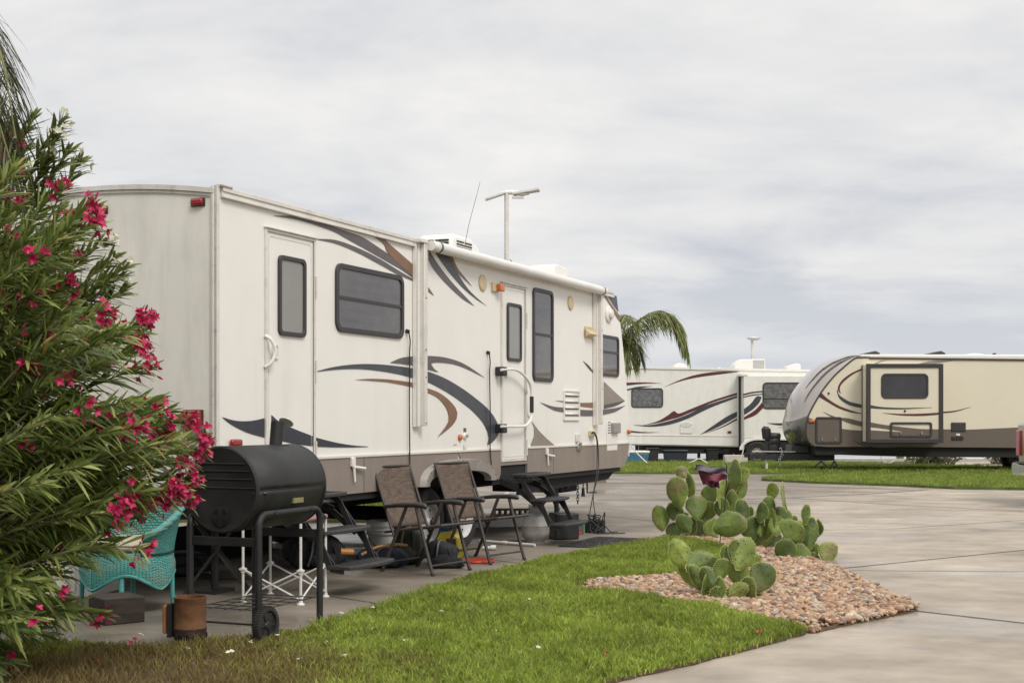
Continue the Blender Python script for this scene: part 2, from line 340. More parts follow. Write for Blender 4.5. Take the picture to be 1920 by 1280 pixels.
def grass_mat(name, c1, c2, dry=None):
    m, t, b = nodes_mat(name); A = t.nodes.new; L = t.links.new; tc = A('ShaderNodeTexCoord'); g = A('ShaderNodeNewGeometry')
    r = A('ShaderNodeValToRGB'); L(g.outputs['Random Per Island'], r.inputs[0]); e = r.color_ramp.elements; e[0].color = (*c1, 1); e[1].color = (*c2, 1)
    x = r.color_ramp.elements.new(.93); x.color = (c2[0] * 1.05, c2[1], c2[2], 1); e[2].color = (.30, .24, .11, 1)
    n = A('ShaderNodeTexNoise'); n.inputs['Scale'].default_value = 1.6; n.inputs['Detail'].default_value = 5; L(tc.outputs['Object'], n.inputs[0])
    mr = A('ShaderNodeMapRange'); L(n.outputs[0], mr.inputs[0]); mr.inputs[1].default_value = .3; mr.inputs[2].default_value = .7; mr.inputs[3].default_value = .72; mr.inputs[4].default_value = 1.25
    nb = A('ShaderNodeTexNoise'); nb.inputs['Scale'].default_value = 16; nb.inputs['Detail'].default_value = 4; L(tc.outputs['Object'], nb.inputs[0])
    mb_ = A('ShaderNodeMapRange'); L(nb.outputs[0], mb_.inputs[0]); mb_.inputs[1].default_value = .35; mb_.inputs[2].default_value = .65; mb_.inputs[3].default_value = .66; mb_.inputs[4].default_value = 1.28
    mm_ = A('ShaderNodeMath'); mm_.operation = 'MULTIPLY'; L(mr.outputs[0], mm_.inputs[0]); L(mb_.outputs[0], mm_.inputs[1])
    v = A('ShaderNodeVectorMath'); v.operation = 'SCALE'; L(r.outputs[0], v.inputs[0]); L(mm_.outputs[0], v.inputs['Scale']); out = v.outputs[0]
    if dry:
        d = A('ShaderNodeVectorMath'); d.operation = 'DISTANCE'; L(tc.outputs['Object'], d.inputs[0]); d.inputs[1].default_value = dry[:3]
        a2 = A('ShaderNodeMath'); a2.operation = 'MULTIPLY_ADD'; L(n.outputs[0], a2.inputs[0]); a2.inputs[1].default_value = 1.6; L(d.outputs['Value'], a2.inputs[2])
        q = A('ShaderNodeMath'); q.operation = 'MULTIPLY_ADD'; L(g.outputs['Random Per Island'], q.inputs[0]); q.inputs[1].default_value = 1.1; L(a2.outputs[0], q.inputs[2])
        m2 = A('ShaderNodeMapRange'); L(q.outputs[0], m2.inputs[0]); m2.inputs[1].default_value = dry[3] + .9; m2.inputs[2].default_value = dry[3] + 1.5; m2.inputs[3].default_value = .85; m2.inputs[4].default_value = 0
        mx = A('ShaderNodeMix'); mx.data_type = 'RGBA'; L(m2.outputs[0], mx.inputs[0]); L(out, mx.inputs[6]); mx.inputs[7].default_value = (.20, .125, .06, 1); out = mx.outputs[2]
    L(out, b.inputs['Base Color']); b.inputs['Roughness'].default_value = .55; b.inputs['Specular IOR Level'].default_value = .3
    tr = A('ShaderNodeBsdfTranslucent'); L(out, tr.inputs[0]); ms = A('ShaderNodeMixShader'); ms.inputs[0].default_value = .35
    L(b.outputs[0], ms.inputs[1]); L(tr.outputs[0], ms.inputs[2]); L(ms.outputs[0], t.nodes['Material Output'].inputs[0]); return m
M_grass = grass_mat('lawn_blades', (.155, .235, .030), (.36, .445, .076), (-2.1, 6.8, 0, 1.35))
M_grass2 = grass_mat('far_lawn_blades', (.15, .225, .036), (.31, .39, .075))
def grass(name, poly, count, h, wd, z0, label, mt, box=None, dens=None):
    P = np.array(poly); lo, hi = P.min(0), P.max(0)
    if box: lo = np.maximum(lo, box[0]); hi = np.minimum(hi, box[1])
    X = nr.uniform(lo[0], hi[0], count * 3); Y = nr.uniform(lo[1], hi[1], count * 3); k = inpoly(X, Y, poly)
    if dens is not None: k &= nr.rand(len(X)) < dens(X, Y)
    X, Y = X[k][:count], Y[k][:count]; n = len(X); X = X + nr.normal(0, .014, n); Y = Y + nr.normal(0, .014, n)
    a = nr.uniform(0, 2 * np.pi, n); hh = h * nr.uniform(.45, 1.2, n) * (1 + .22 * np.sin(X * 5 + 2 * np.sin(Y * 3)) + .25 * np.sin(X * 17 + 3 * np.sin(Y * 13)) * np.sin(Y * 19 + X * 4)); ln = nr.uniform(.15, 1.0, n) * hh; b = nr.uniform(0, 2 * np.pi, n)
    dx, dy = np.cos(a) * wd / 2, np.sin(a) * wd / 2; lx, ly = np.cos(b) * ln, np.sin(b) * ln; zb = np.full(n, z0)
    V = np.stack([np.stack([X - dx, Y - dy, zb], 1), np.stack([X + dx, Y + dy, zb], 1),
                  np.stack([X - dx * .8 + lx * .35, Y - dy * .8 + ly * .35, zb + hh * .6], 1), np.stack([X + dx * .8 + lx * .35, Y + dy * .8 + ly * .35, zb + hh * .6], 1),
                  np.stack([X + lx, Y + ly, zb + hh], 1)], 1).reshape(-1, 3)
    T = np.array([(0, 1, 3), (0, 3, 2), (2, 3, 4)]); Fc = (np.arange(n)[:, None, None] * 5 + T[None]).reshape(-1, 3)
    return tag(arr_mesh(name, V, Fc, mt), label, 'grass', kind='stuff')
def dfun(X, Y):
    px = 960 + FPX * X / Y; vis = (px > -160) & (px < 1750) & (Y > 6.4)
    d = np.clip((np.hypot(X + 2.1, Y - 6.8) - .35) / .9, .28, 1); return np.where(vis, d, .10)
grass('grass', P_lawn, 250000, .058, .0078, .012, 'mown green lawn with a dry brown patch between the patio and the driveway', M_grass, ((-4.5, 4.8), (4, 16)), dfun)
# ground covering band beyond the trailers
def band(tp, bt): return gp(tp + bt[::-1])
P_b1 = band([(1020, 868), (1150, 869), (1500, 870), (1850, 878), (2400, 888)], [(1020, 888), (1150, 888), (1550, 889), (1890, 892), (2400, 898)])
P_b2 = band([(1428, 899), (1500, 893.5), (1600, 891.5), (1890, 895), (2400, 903)], [(1428, 901), (1520, 906), (1690, 912), (1790, 917), (1890, 918), (2400, 930)])
P_b3 = [(-14, 17.5), (-1.9, 17.5), (-1.2, 21.0), (-2.5, 22.2), (-14, 22.2)]
for nm, P, c, h, lb in (('grass', P_b1, 90000, .085, 'long strip of green grass under the white trailer and behind the beige one'),
                    ('grass', P_b2, 60000, .07, 'tapering strip of green grass in front of the beige trailer'),
                    ('grass', P_b3, 50000, .06, 'strip of green grass seen beneath the long white trailer')):
    struct(MB().slab(P, -.02, .05), 'lawn_soil', M_turf)
    grass(nm, P, c, h, .014, .045, lb, M_grass2)
# pebbles
def ico():
    bm = bmesh.new(); bmesh.ops.create_icosphere(bm, subdivisions=2, radius=1); V = np.array([v.co[:] for v in bm.verts]); Fc = np.array([[v.index for v in f.verts] for f in bm.faces]); bm.free(); return V, Fc
IV, IF = ico()
def pebbles():
    P = P_bed; A = np.array(P); lo, hi = A.min(0), A.max(0); n = 11500
    X = nr.uniform(lo[0], hi[0], n * 3); Y = nr.uniform(lo[1], hi[1], n * 3); k = inpoly(X, Y, P); k &= ~inpoly(X, Y, P_lawn)
    # bare soil corner
    c = G(1480, 1178); k &= (nr.rand(len(X)) < np.clip((960 + FPX * X / Y - 1085) / 60, .0, 1)); k &= ~((np.hypot((X - c.x) / .35, (Y - c.y) / .14) < 1) & (nr.rand(len(X)) < .85))
    X, Y = X[k][:n], Y[k][:n]
    for q0, q1 in zip(P[:7], P[1:8]):
        m_ = 10; tt = nr.rand(m_); X = np.append(X, q0[0] + (q1[0] - q0[0]) * tt + nr.uniform(0, .16, m_) ** 1.5); Y = np.append(Y, q0[1] + (q1[1] - q0[1]) * tt + nr.uniform(0, .12, m_) ** 1.5)
    n = len(X)
    Vs = []; 
    for i in range(n):
        r = nr.uniform(.012, .027) * (1.4 if nr.rand() < .08 else 1); s = np.array([r * nr.uniform(.9, 1.5), r * nr.uniform(.8, 1.1), r * nr.uniform(.5, .8)])
        e = nr.normal(0, .07, 3); D = 1 + .16 * np.sin(IV @ nr.normal(0, 1.6, 3) + nr.uniform(0, 6)) + .06 * np.sin(IV @ nr.normal(0, 3, 3))
        SV = IV * D[:, None]
        for _ in range(6):
            nn = nr.normal(0, 1, 3); nn /= np.linalg.norm(nn); ct = nr.uniform(.62, .9); ex = np.maximum(SV @ nn - ct, 0); SV = SV - ex[:, None] * nn[None]
        M = np.array(Matrix.Rotation(nr.uniform(0, 6.28), 3, 'Z') @ Matrix.Rotation(nr.normal(0, .35), 3, 'X') @ Matrix.Rotation(nr.normal(0, .35), 3, 'Y'))
        Vs.append((SV * s) @ M.T + np.array([X[i], Y[i], .012 + s[2] * .6 + nr.uniform(0, .020)]))
    V = np.concatenate(Vs); Fc = (np.arange(n)[:, None, None] * len(IV) + IF[None]).reshape(-1, 3)
    m, t, b = nodes_mat('river_pebble'); AA = t.nodes.new; L = t.links.new; g = AA('ShaderNodeNewGeometry'); r = AA('ShaderNodeValToRGB'); L(g.outputs['Random Per Island'], r.inputs[0])
    cols = [(0, (.19, .105, .058)), (.2, (.37, .215, .125)), (.4, (.47, .32, .20)), (.6, (.28, .15, .085)), (.75, (.52, .41, .29)), (.88, (.26, .23, .20)), (.95, (.11, .065, .045)), (1, (.58, .50, .40))]
    e = r.color_ramp.elements; e[0].color = (*cols[0][1], 1); e[1].color = (*cols[-1][1], 1)
    for p, c in cols[1:-1]: r.color_ramp.elements.new(p).color = (*c, 1)
    nn = AA('ShaderNodeTexNoise'); nn.inputs['Scale'].default_value = 45; nn.inputs['Detail'].default_value = 4; tc = AA('ShaderNodeTexCoord'); L(tc.outputs['Object'], nn.inputs[0])
    mr = AA('ShaderNodeMapRange'); L(nn.outputs[0], mr.inputs[0]); mr.inputs[3].default_value = .6; mr.inputs[4].default_value = 1.35
    v = AA('ShaderNodeVectorMath'); v.operation = 'SCALE'; L(r.outputs[0], v.inputs[0]); L(mr.outputs[0], v.inputs['Scale']); L(v.outputs[0], b.inputs['Base Color']); b.inputs['Roughness'].default_value = .65
    tag(arr_mesh('gravel', V, Fc, m, smooth=False), 'brown and tan river pebbles filling the cactus bed', 'gravel', kind='stuff')
pebbles()
#@@TRAILER
# ================================================================== long white travel trailer
T = thing('travel_trailer', 'long white travel trailer with charcoal and bronze swooshes, rolled awning and taupe skirt', 'trailer', TC, TR)
TL, TW, ZT, ZB = 9.5, 2.44, 3.08, .90
def c5(*L): return [S(380 + x / 2.4146, 330 + y / 2.4146) for x, y in L]
def c6(*L): return [S(740 + x / 2.5604, 420 + y / 2.5604) for x, y in L]
def px_rect(xl, xr, yt, yb, off=0):
    a, b, c = S(xl, yt, off), S(xl, yb, off), S(xr, yt, off); return a[0], c[0], b[1], a[1]
nose = [S(1150, 549), S(1158, 575), S(1164, 612), S(1170, 670), S(1176, 735), S(1179, 790), S(1178, 830)]
prof = [(0, ZB), (0, ZT)] + [(x * .88, ZT) for x in (2, 4, 6, 8, 9.6)] + nose + [(nose[-1][0], ZB)]
def body():
    mb = MB(); ys = [0, .03, .12, .4, .8, 1.22, 1.64, 2.04, 2.32, 2.41, TW]; n = len(prof); vs = []
    for y in ys:
        q = 1 - (2 * y / TW - 1) ** 2; e = 1 - abs(2 * y / TW - 1) ** 6
        for x, z in prof:
            zz = z + (.095 * q if z > 2.95 else 0); xx = x + (.16 * e if x > 8.6 else 0); vs.append((xx, y, zz))
    fs = [tuple(range(n)), tuple(range((len(ys) - 1) * n, len(ys) * n))[::-1]]
    for i in range(len(ys) - 1):
        fs += [(i * n + j, (i + 1) * n + j, (i + 1) * n + (j + 1) % n, i * n + (j + 1) % n) for j in range(n)]
    return mb.add(vs, fs)
body().build('body', M_wall, T, smooth=40)
# rear wall with crowned top, trims
arch = [(y, ZT + .095 * (1 - (2 * y / TW - 1) ** 2)) for y in [TW * i / 14 for i in range(15)]]
mb = MB(); pts = [(TW, .74), (0, .74)] + arch
mb.add([(-.006, y, z) for y, z in pts] + [(.004, y, z) for y, z in pts], [tuple(range(len(pts)))] + [(i, (i + 1) % len(pts), (i + 1) % len(pts) + len(pts), i + len(pts)) for i in range(len(pts))])
rear = mb.build('rear_wall', M_rear, T, smooth=0)
mb = MB()
for (y, z), (y2, z2) in zip(arch, arch[1:]):
    mb.beam((-.018, y, z - .02), (-.018, y2 + .004, z2 - .02), .024, .036); mb.beam((-.012, y, z - .052), (-.012, y2 + .004, z2 - .052), .012, .02)
mb.build('roof_trim', M_trim, T, smooth=0)
mb = MB(); mb.box(-.022, .030, -.012, .0, .74, 3.10); mb.box(-.022, -.006, -.012, .035, .74, 3.10); mb.box(-.027, -.02, .005, .022, .74, 3.09)
mb.build('corner_trim', M_trim, T, bevel=.003)
mb = MB(); mb.box(.05, 8.80, -.03, .02, 3.065, 3.10); mb.box(.05, 8.78, -.020, 0, 3.035, 3.065); mb.box(.05, 8.78, -.034, 0, 3.018, 3.035)
mb.build('roof_rail', M_trim, T, bevel=.003)
mb = MB(); mb.box(.02, .16, -.036, .03, 3.095, 3.112); mb.build('rail_end_cap', mat('grimy_cap', (.36, .30, .23), .6, var=.3, vs=30), T, bevel=.004)
# skirts
u_d0, u_d1 = S(938.5, 800)[0], S(986, 800)[0]; u_end = 9.40
ua0, ua1 = S(784, 910)[0], S(922, 900)[0]; uc = (ua0 + ua1) / 2; rw = (ua1 - ua0) / 2
def archpts(w, h, n=18, pw=2.6):
    return [(uc - w * (1 if math.cos(a) > 0 else -1) * abs(math.cos(a)) ** (2 / pw), .72 + h * abs(math.sin(a)) ** (2 / pw)) for a in [math.pi * i / n for i in range(n + 1)]]
zs0, zs1 = .72, 1.035
op = archpts(rw - .13, .125)
mb = MB(); mb.prism([(.01, zs0), (.01, zs1), (uc, zs1)] + [p for p in reversed([q for q in op if q[0] <= uc])], -.012, .0)
mb.build('skirt', M_skirt, T, smooth=0)
mb = MB(); mb.prism([(uc, zs1), (u_d0 - .02, zs1), (u_d0 - .02, zs0 + .06), (u_d0 - .06, zs0)] + [p for p in reversed([q for q in op if q[0] >= uc])], -.012, .0)
mb.build('skirt', M_skirt, T, smooth=0)
mb = MB(); mb.prism([(u_d1 + .02, zs0), (u_d1 + .02, zs1), (nose[-1][0] - .002, zs1), (u_end - .02, .86), (u_end - .12, zs0 + .02), (u_end - .2, zs0)], -.012, 0)
mb.build('skirt', M_skirt, T, smooth=0)
MB().box(u_d0 - .02, u_d1 + .02, -.008, 0, .865, .93).build('skirt', M_skirt, T)
mb = MB(); mb.prism([(u_d1 + .02, .72), (u_d1 + .02, .93), (nose[-1][0] + .01, .93), (u_end + .03, .84), (u_end - .12, .72)], .002, TW - .002); mb.build('nose_underside', M_skirt, T)
mb = MB()
for a, b in ((.02, u_d0 - .02), (u_d1 + .03, nose[-1][0] - .01)): mb.box(a, b, -.022, -.0, 1.035, 1.058)
mb.build('belt_trim', mat('belt_trim_white', (.66, .62, .56), .4, var=.05), T, bevel=.003)
mb = MB(); mb.box(nose[-1][0] - .012, nose[-1][0] + .004, -.016, .02, .86, 1.05); mb.build('corner_trim', M_trim, T)
mb = MB()
for x in (S(680, 880)[0], S(1036, 860)[0]): mb.box(x, x + .005, -.0135, -.011, .72, 1.035)
mb.build('panel_seam', M_frame, T)
# fender
fo, fi = archpts(rw, .25), archpts(rw - .135, .125)
n = len(fo); vs = [(x, -.014, z) for x, z in fo] + [(uc + (x - uc) * .955, -.075, .72 + (z - .72) * .95) for x, z in fo] + [(x, -.06, z) for x, z in fi] + [(x, .02, z) for x, z in fi]
fs = [(k * n + i, k * n + i + 1, (k + 1) * n + i + 1, (k + 1) * n + i) for k in range(3) for i in range(n - 1)]
MB().add(vs, fs).build('fender', M_fender, T, smooth=50)
mb = MB()
for i in range(1, n - 1, 2):
    x, z = fo[i]; mb.lathe([(.009, 0), (.007, .004)], 8, Matrix.Translation((uc + (x - uc) * .94, -.071, .72 + (z - .72) * .92)) @ Matrix.Rotation(R(90), 4, 'X'))
mb.build('rivet', M_black, T)
# under body and chassis
mb = MB(); mb.box(.05, ua0 - .05, .015, TW - .05, .66, .92); mb.box(ua1 + .05, u_end - .25, .015, TW - .05, .66, .92); mb.box(ua0 - .05, ua1 + .05, .36, TW - .36, .66, .93); mb.box(ua0 - .05, ua1 + .05, .02, TW - .02, .93, 1.0)
for y in (.42, TW - .42): mb.box(.1, 9.35, y - .04, y + .04, .61, .70)
mb.prism([(5.9, .50), (6, .72), (9.3, .72), (8.9, .56)], .1, .16)
mb.prism([(5.9, .50), (6, .72), (9.3, .72), (8.9, .56)], TW - .16, TW - .1)
mb.box(2.9, 5.6, .75, 1.9, .52, .66)
mb.build('chassis', M_under, T)
mb = MB()
for x in (3.52, 4.30): mb.tube([(x, .15, .40), (x, TW - .15, .40)], .045, 10)
mb.build('axle', M_under, T)
# drop tank edge & low skirts on the hidden side
def wheel(par, x, y, r=.355, w=.22, rim=M_rim, holes=8, name='wheel', rr=.205):
    Mx = Matrix.Translation((x, y, r)) @ Matrix.Rotation(R(90), 4, 'X')   # axis z -> -y
    t = MB().lathe([(rr, -w / 2 + .02), (rr + .02, -w / 2), (r - .035, -w / 2), (r - .008, -w / 2 + .035), (r, 0), (r - .008, w / 2 - .035), (r - .035, w / 2), (r - .06, w / 2 + .006), (rr + .02, w / 2), (rr, w / 2 - .02)], 40, Mx, closed=True)
    wo = MB().lathe([(.03, w / 2 + .02), (.055, w / 2 - .01), (.06, w / 2 - .02), (.11, w / 2 - .035), (rr - .045, w / 2 - .03), (rr - .02, w / 2 - .07), (rr - .003, w / 2 + .004), (rr + .008, w / 2 + .006), (rr + .008, -w / 2)], 40, Mx).build(name, rim, par, smooth=40)
    t.build('tyre', M_tyre, wo, smooth=40)
    mb = MB()
    for k in range(holes):
        a = 2 * math.pi * k / holes + .2; rr2 = rr - .062
        mb.lathe([(.019, 0), (.019, .004)], 10, Mx @ Matrix.Translation((rr2 * math.cos(a), rr2 * math.sin(a), w / 2 - .035)))
    mb.build('vent_hole', M_under, wo); MB().lathe([(.034, w / 2 - .02), (.034, w / 2 + .015), (.02, w / 2 + .03)], 14, Mx).build('hub_cap', M_black, wo)
    return wo
for x in (3.52, 4.30):
    wheel(T, x, .16)
    wheel(T, x, TW - .16)
# doors
def door(xl, xr, yt, zb, win, hinge_y, label):
    x0, x1 = S(xl, yt)[0], S(xr, yt)[0]; z1 = S(xl, yt)[1]
    fr = MB().ring([(x0 - .022, zb - .022), (x1 + .022, zb - .022), (x1 + .022, z1 + .022), (x0 - .022, z1 + .022)], [(x0, zb), (x1, zb), (x1, z1), (x0, z1)], -.018, 0)
    fr.box(x0 - .03, x1 + .03, -.035, 0, z1 + .022, z1 + .034)
    d = MB().box(x0 + .004, x1 - .004, -.004, .001, zb + .004, z1 - .004).build('door', M_wall, T, label=label)
    fr.build('door_frame', M_trim, d, bevel=.003)
    MB().ring(rrect(x0 + .03, x1 - .03, zb + .03, z1 - .03, .03), rrect(x0 + .036, x1 - .036, zb + .036, z1 - .036, .028), -.007, -.003).build('door_panel_bead', M_trim, d)
    MB().box(x0 - .001, x0 + .005, -.006, -.003, zb, z1).build('door_gap', M_under, d); MB().box(x1 - .006, x1 + .001, -.006, -.003, zb, z1).build('door_gap', M_under, d)
    for hy in hinge_y: MB().tube([(x1 + .012, -.026, z1 - hy - .09), (x1 + .012, -.026, z1 - hy + .09)], .009, 8).build('hinge', M_trim, d)
    a = px_rect(*win); window(d, *a, r=.05, fw=.035, glass=M_glass2, off=.004)
    return d, x0, x1, z1
d1 = door(498.5, 586.5, 433, 1.075, (519.5, 570.5, 477, 628), (.38, 1.08, 1.75), 'rear entry door with a narrow frosted window')
d2 = door(940, 983.5, 534, .925, (949, 975.5, 566.5, 676), (.35, 1.1, 1.8), 'front entry door behind the long grab rail')
# window in the walls
a = px_rect(627.6, 754.7, 491.5, 621); zr = S(690, 566)[1]
w1 = window(T, *a, rail=zr, r=.09, fw=.045)
w1['label'] = 'wide two-pane window right of the rear door'
a = px_rect(997.8, 1035.7, 538, 714); w2 = window(T, *a, rail=S(1000, 625)[1], r=.08, fw=.045); w2['label'] = 'tall narrow two-pane window right of the front door'
a = px_rect(1124, 1158.8, 626, 704); window(T, *a, rail=S(1124, 658)[1], r=.07, fw=.04)['label'] = 'small window near the nose'
# handles
def tubepath(pts, off): return [(S(x, y, off)[0], -off, S(x, y, off)[1]) for x, y in pts]
g = [S(497, 628), S(503, 645), S(504, 660), S(498, 688)]
x0, zt, zb_ = S(495, 628)[0], S(495, 629)[1], S(495, 688)[1]
MB().tube([Vector(p) for p in cat([(x0, -.01, zt), (x0 + .02, -.05, zt - .03), (x0 + .05, -.07, zt - .10), (x0 + .05, -.07, zb_ + .10), (x0 + .02, -.05, zb_ + .03), (x0, -.01, zb_)], 5)], .014, 8).build('grab_handle', M_plast, T)
a = px_rect(508, 519, 645, 672); la = MB().ring(rrect(*a, .015), rrect(a[0] + .012, a[1] - .012, a[2] + .012, a[3] - .012, .008), -.02, -.003).build('door_latch', M_plast, T); MB().box(a[0] + .012, a[1] - .012, -.012, -.003, a[2] + .03, a[3] - .03).build('latch_paddle', M_trim, la)
a = px_rect(944, 950, 694, 706); MB().box(a[0], a[1], -.02, -.003, a[2], a[3]).build('door_latch', M_plast, T, bevel=.004)
pts = [(940, 693), (962, 692), (975, 697), (988, 710), (995, 724), (997, 745), (997, 775), (994, 788), (986, 797), (975, 799), (940, 799)]
rail = MB().tube(cat(tubepath(pts, .09), 5), .016, 10).build('grab_rail', M_plast, T)
q = tubepath([(997, 743), (997, 773)], .09); MB().tube(q, .024, 10).build('grip', M_black, rail)
for y in (696, 803):
    c = S(939, y, .05); MB().box(c[0] - .05, c[0] + .07, -.10, -.004, c[1] - .05, c[1] + .05).build('rail_bracket', M_black, rail, bevel=.012)
# awning
a0, a1 = S(817, 463, .12), S(1130, 545, .12)
zr0 = (a0[1] + a1[1]) / 2
aw = MB().tube([(a0[0], -.12, zr0), (a1[0], -.12, zr0)], .054, 24).build('awning', mat('awning_vinyl', (.70, .685, .66), .45, var=.05, vs=3, dirt=((.42, .38, .32), 6, .5, .8, (.4, 3, 3), .5)), T, smooth=50)
MB().tube([(a0[0] - .10, -.12, zr0), (a0[0] + .02, -.12, zr0)], .048, 20).build('end_cap', M_plast, aw)
MB().tube([(a0[0] + .03, -.12, zr0), (a0[0] + .07, -.12, zr0)], .0565, 20).build('strap', mat('grey_strap', (.12, .12, .125), .6), aw)
MB().tube([(a1[0] - .05, -.12, zr0), (a1[0] - .01, -.12, zr0)], .0565, 20).build('strap', MATS['grey_strap'], aw)
MB().tube([(a1[0] - .01, -.12, zr0), (a1[0] + .08, -.12, zr0)], .045, 20).build('end_cap', M_plast, aw)
for (xa, xb, yt, yb) in ((778, 797, 459, 800), (1115, 1129, 549, 797)):
    x0, x1 = S(xa, 600, .03)[0], S(xb, 600, .06)[0]; z1 = zr0 + .02; z0 = S(xb, yb, .05)[1]
    mb = MB(); mb.box(x0, x0 + .085, -.045, -.004, z0, z1); ar = mb.build('awning_arm', M_plast, aw, bevel=.004)
    MB().box(x0 + .075, x0 + .14, -.095, -.03, z0 + .01, z1 - .01).build('inner_arm', M_trim, ar, bevel=.006)
    MB().box(x0 + .008, x0 + .014, -.048, -.044, z0, z1).build('groove', M_warm, ar)
    mb = MB()
    for t in (.02, .27, .42, .7): mb.lathe([(.008, 0), (.006, .004)], 8, Matrix.Translation((x0 + .105, -.096, z0 + (z1 - z0) * t)) @ Matrix.Rotation(R(90), 4, 'X'))
    mb.build('bolt', M_black, ar)
    MB().box(x0 - .01, x0 + .15, -.10, -.0, z1 - .005, z1 + .035).build('arm_bracket', M_trim, ar, bevel=.006)
# swooshes
decal(T, c5((318, 180), (420, 182), (520, 206), (600, 234), (660, 254), (725, 278), (790, 320), (870, 375), (958, 448)), c5((318, 181), (420, 197), (520, 226), (600, 256), (650, 284), (760, 345), (860, 402), (900, 425), (958, 466)), M_warm, .0045)
decal(T, c5((735, 248), (790, 262), (860, 322), (920, 374), (958, 408)), c5((735, 249), (815, 305), (835, 345), (900, 410), (958, 462)), M_bronze, .006)
decal(T, c5((505, 284), (600, 290), (700, 325), (800, 375), (880, 424), (958, 470)), c5((505, 286), (600, 306), (700, 347), (800, 400), (880, 444), (958, 478)), M_warm)
patch(T, c5((1020, 502), (1047, 543), (1021, 524)), M_bronze)
decal(T, c5((505, 885), (600, 862), (700, 851), (800, 852), (900, 862), (962, 872)) + c6((150, 705), (230, 735), (310, 780), (380, 830), (450, 890), (490, 950), (500, 1000), (470, 1045), (443, 1060)),
      c5((505, 887), (600, 876), (700, 873), (800, 882), (900, 900), (962, 918)) + c6((150, 755), (230, 795), (300, 840), (370, 895), (420, 950), (445, 1000), (450, 1035), (443, 1060)), M_char, .005, 44)
decal(T, c5((848, 843), (900, 822), (962, 815)) + c6((155, 632), (240, 640), (330, 670), (432, 737)), c5((848, 845), (900, 850), (962, 858)) + c6((158, 682), (190, 664), (280, 672), (350, 697), (432, 738)), M_warm, .006)
patch(T, c6((150, 676), (172, 672), (188, 695), (210, 711), (175, 702), (150, 695)), M_warm, .007)
decal(T, c5((690, 921), (760, 917), (850, 921), (962, 937)) + c6((150, 785), (210, 808), (260, 845), (295, 890), (297, 930), (270, 970), (203, 1024)),
      c5((690, 922), (760, 926), (850, 935), (962, 958)) + c6((150, 806), (200, 830), (235, 865), (253, 900), (258, 940), (240, 975), (203, 1024)), M_bronze, .0055, 40)
decal(T, c5((85, 1090), (150, 1107), (220, 1107), (278, 1095)), c5((85, 1091), (130, 1125), (200, 1160), (278, 1183)), M_navy)
decal(T, c5((308, 1080), (350, 1115), (420, 1147), (495, 1176)), c5((308, 1187), (350, 1198), (420, 1213), (495, 1222)), M_navy, .007)
decal(T, c5((512, 1183), (600, 1205), (680, 1218), (748, 1223)), c5((512, 1224), (600, 1227), (680, 1227), (748, 1225)), M_navy)
decal(T, c6((165, 128), (215, 205), (270, 275), (330, 340), (383, 395)), c6((162, 170), (185, 215), (240, 280), (320, 355), (383, 395)), M_warm)
decal(T, c6((245, 125), (280, 195), (310, 250), (350, 310), (400, 360), (444, 395)), c6((185, 125), (230, 190), (280, 255), (330, 310), (390, 360), (444, 395)), M_char)
decal(T, c6((272, 145), (300, 210), (335, 255), (373, 302)), c6((245, 140), (285, 210), (325, 258), (373, 302)), M_bronze)
decal(T, c6((697, 855), (760, 875), (808, 880), (887, 890), (968, 893), (1005, 889), (1060, 882), (1106, 870)), c6((697, 856), (760, 892), (808, 903), (887, 920), (968, 920), (1005, 914), (1060, 900), (1106, 871)), M_warm)
decal(T, c6((770, 846), (820, 850), (887, 857), (968, 856)), c6((770, 847), (820, 858), (887, 874), (968, 884)), M_bronze)
patch(T, c6((1003, 755), (1050, 800), (1103, 848), (1060, 868), (1003, 884)), M_taupe); decal(T, c6((1003, 868), (1050, 858), (1103, 847)), c6((1003, 886), (1060, 872), (1103, 849)), M_char, .007)
patch(T, c6((655, 943), (690, 990), (730, 1030), (767, 1061), (650, 1064), (668, 1015), (668, 975)), M_taupe); patch(T, c6((632, 905), (655, 943), (650, 945)), M_taupe)
decal(T, c6((902, 655), (935, 683), (963, 725)), c6((902, 656), (930, 692), (963, 727)), M_navy)
decal(T, c6((1008, 338), (1040, 385), (1068, 425), (1079, 440)), c6((1005, 345), (1035, 395), (1060, 440), (1080, 470)), M_bronze, .006); patch(T, c6((1018, 340), (1064, 345), (1073, 422), (1045, 383)), M_char, .0055)
# fittings on the side
def disc(par, px, py, r, mt, name, h=.03, dome=False):
    c = S(px, py); Mx = Matrix.Translation((c[0], -.002, c[1])) @ Matrix.Rotation(R(90), 4, 'X')
    pr = [(r, 0), (r, h * .5), (r * .93, h * .8), (r * .8, h)] if not dome else [(r, 0), (r * .95, h * .5), (r * .75, h * .85), (r * .35, h)]
    return MB().lathe(pr, 28, Mx).build(name, mt, par)
for p in ((904, 530.5), (1069, 568)):
    d = disc(T, *p, .088, M_cream, 'speaker', .02); 
disc(T, 1140, 589, .115, M_plast, 'dome_lamp', .03); disc(T, 1140.5, 589, .082, mat('frosted_lens', (.66, .64, .58), .25), 'dome_lens', .07, True)
def pbox(par, xl, xr, yt, yb, h, mt, name, bev=.006, off=0):
    a = px_rect(xl, xr, yt, yb); return MB().box(a[0], a[1], -h - off, -off + .001, a[2], a[3]).build(name, mt, par, bevel=bev)
l = pbox(T, 920.5, 931, 529, 546, .03, M_cream, 'porch_light'); a = px_rect(926, 934, 532, 546); MB().box(a[0], a[1], -.085, -.03, a[2], a[3]).build('lens', M_orange, l, bevel=.012)
v = pbox(T, 1095.5, 1112, 611, 633, .02, M_cream, 'range_vent'); a = px_rect(1100, 1114, 616, 630, .04)
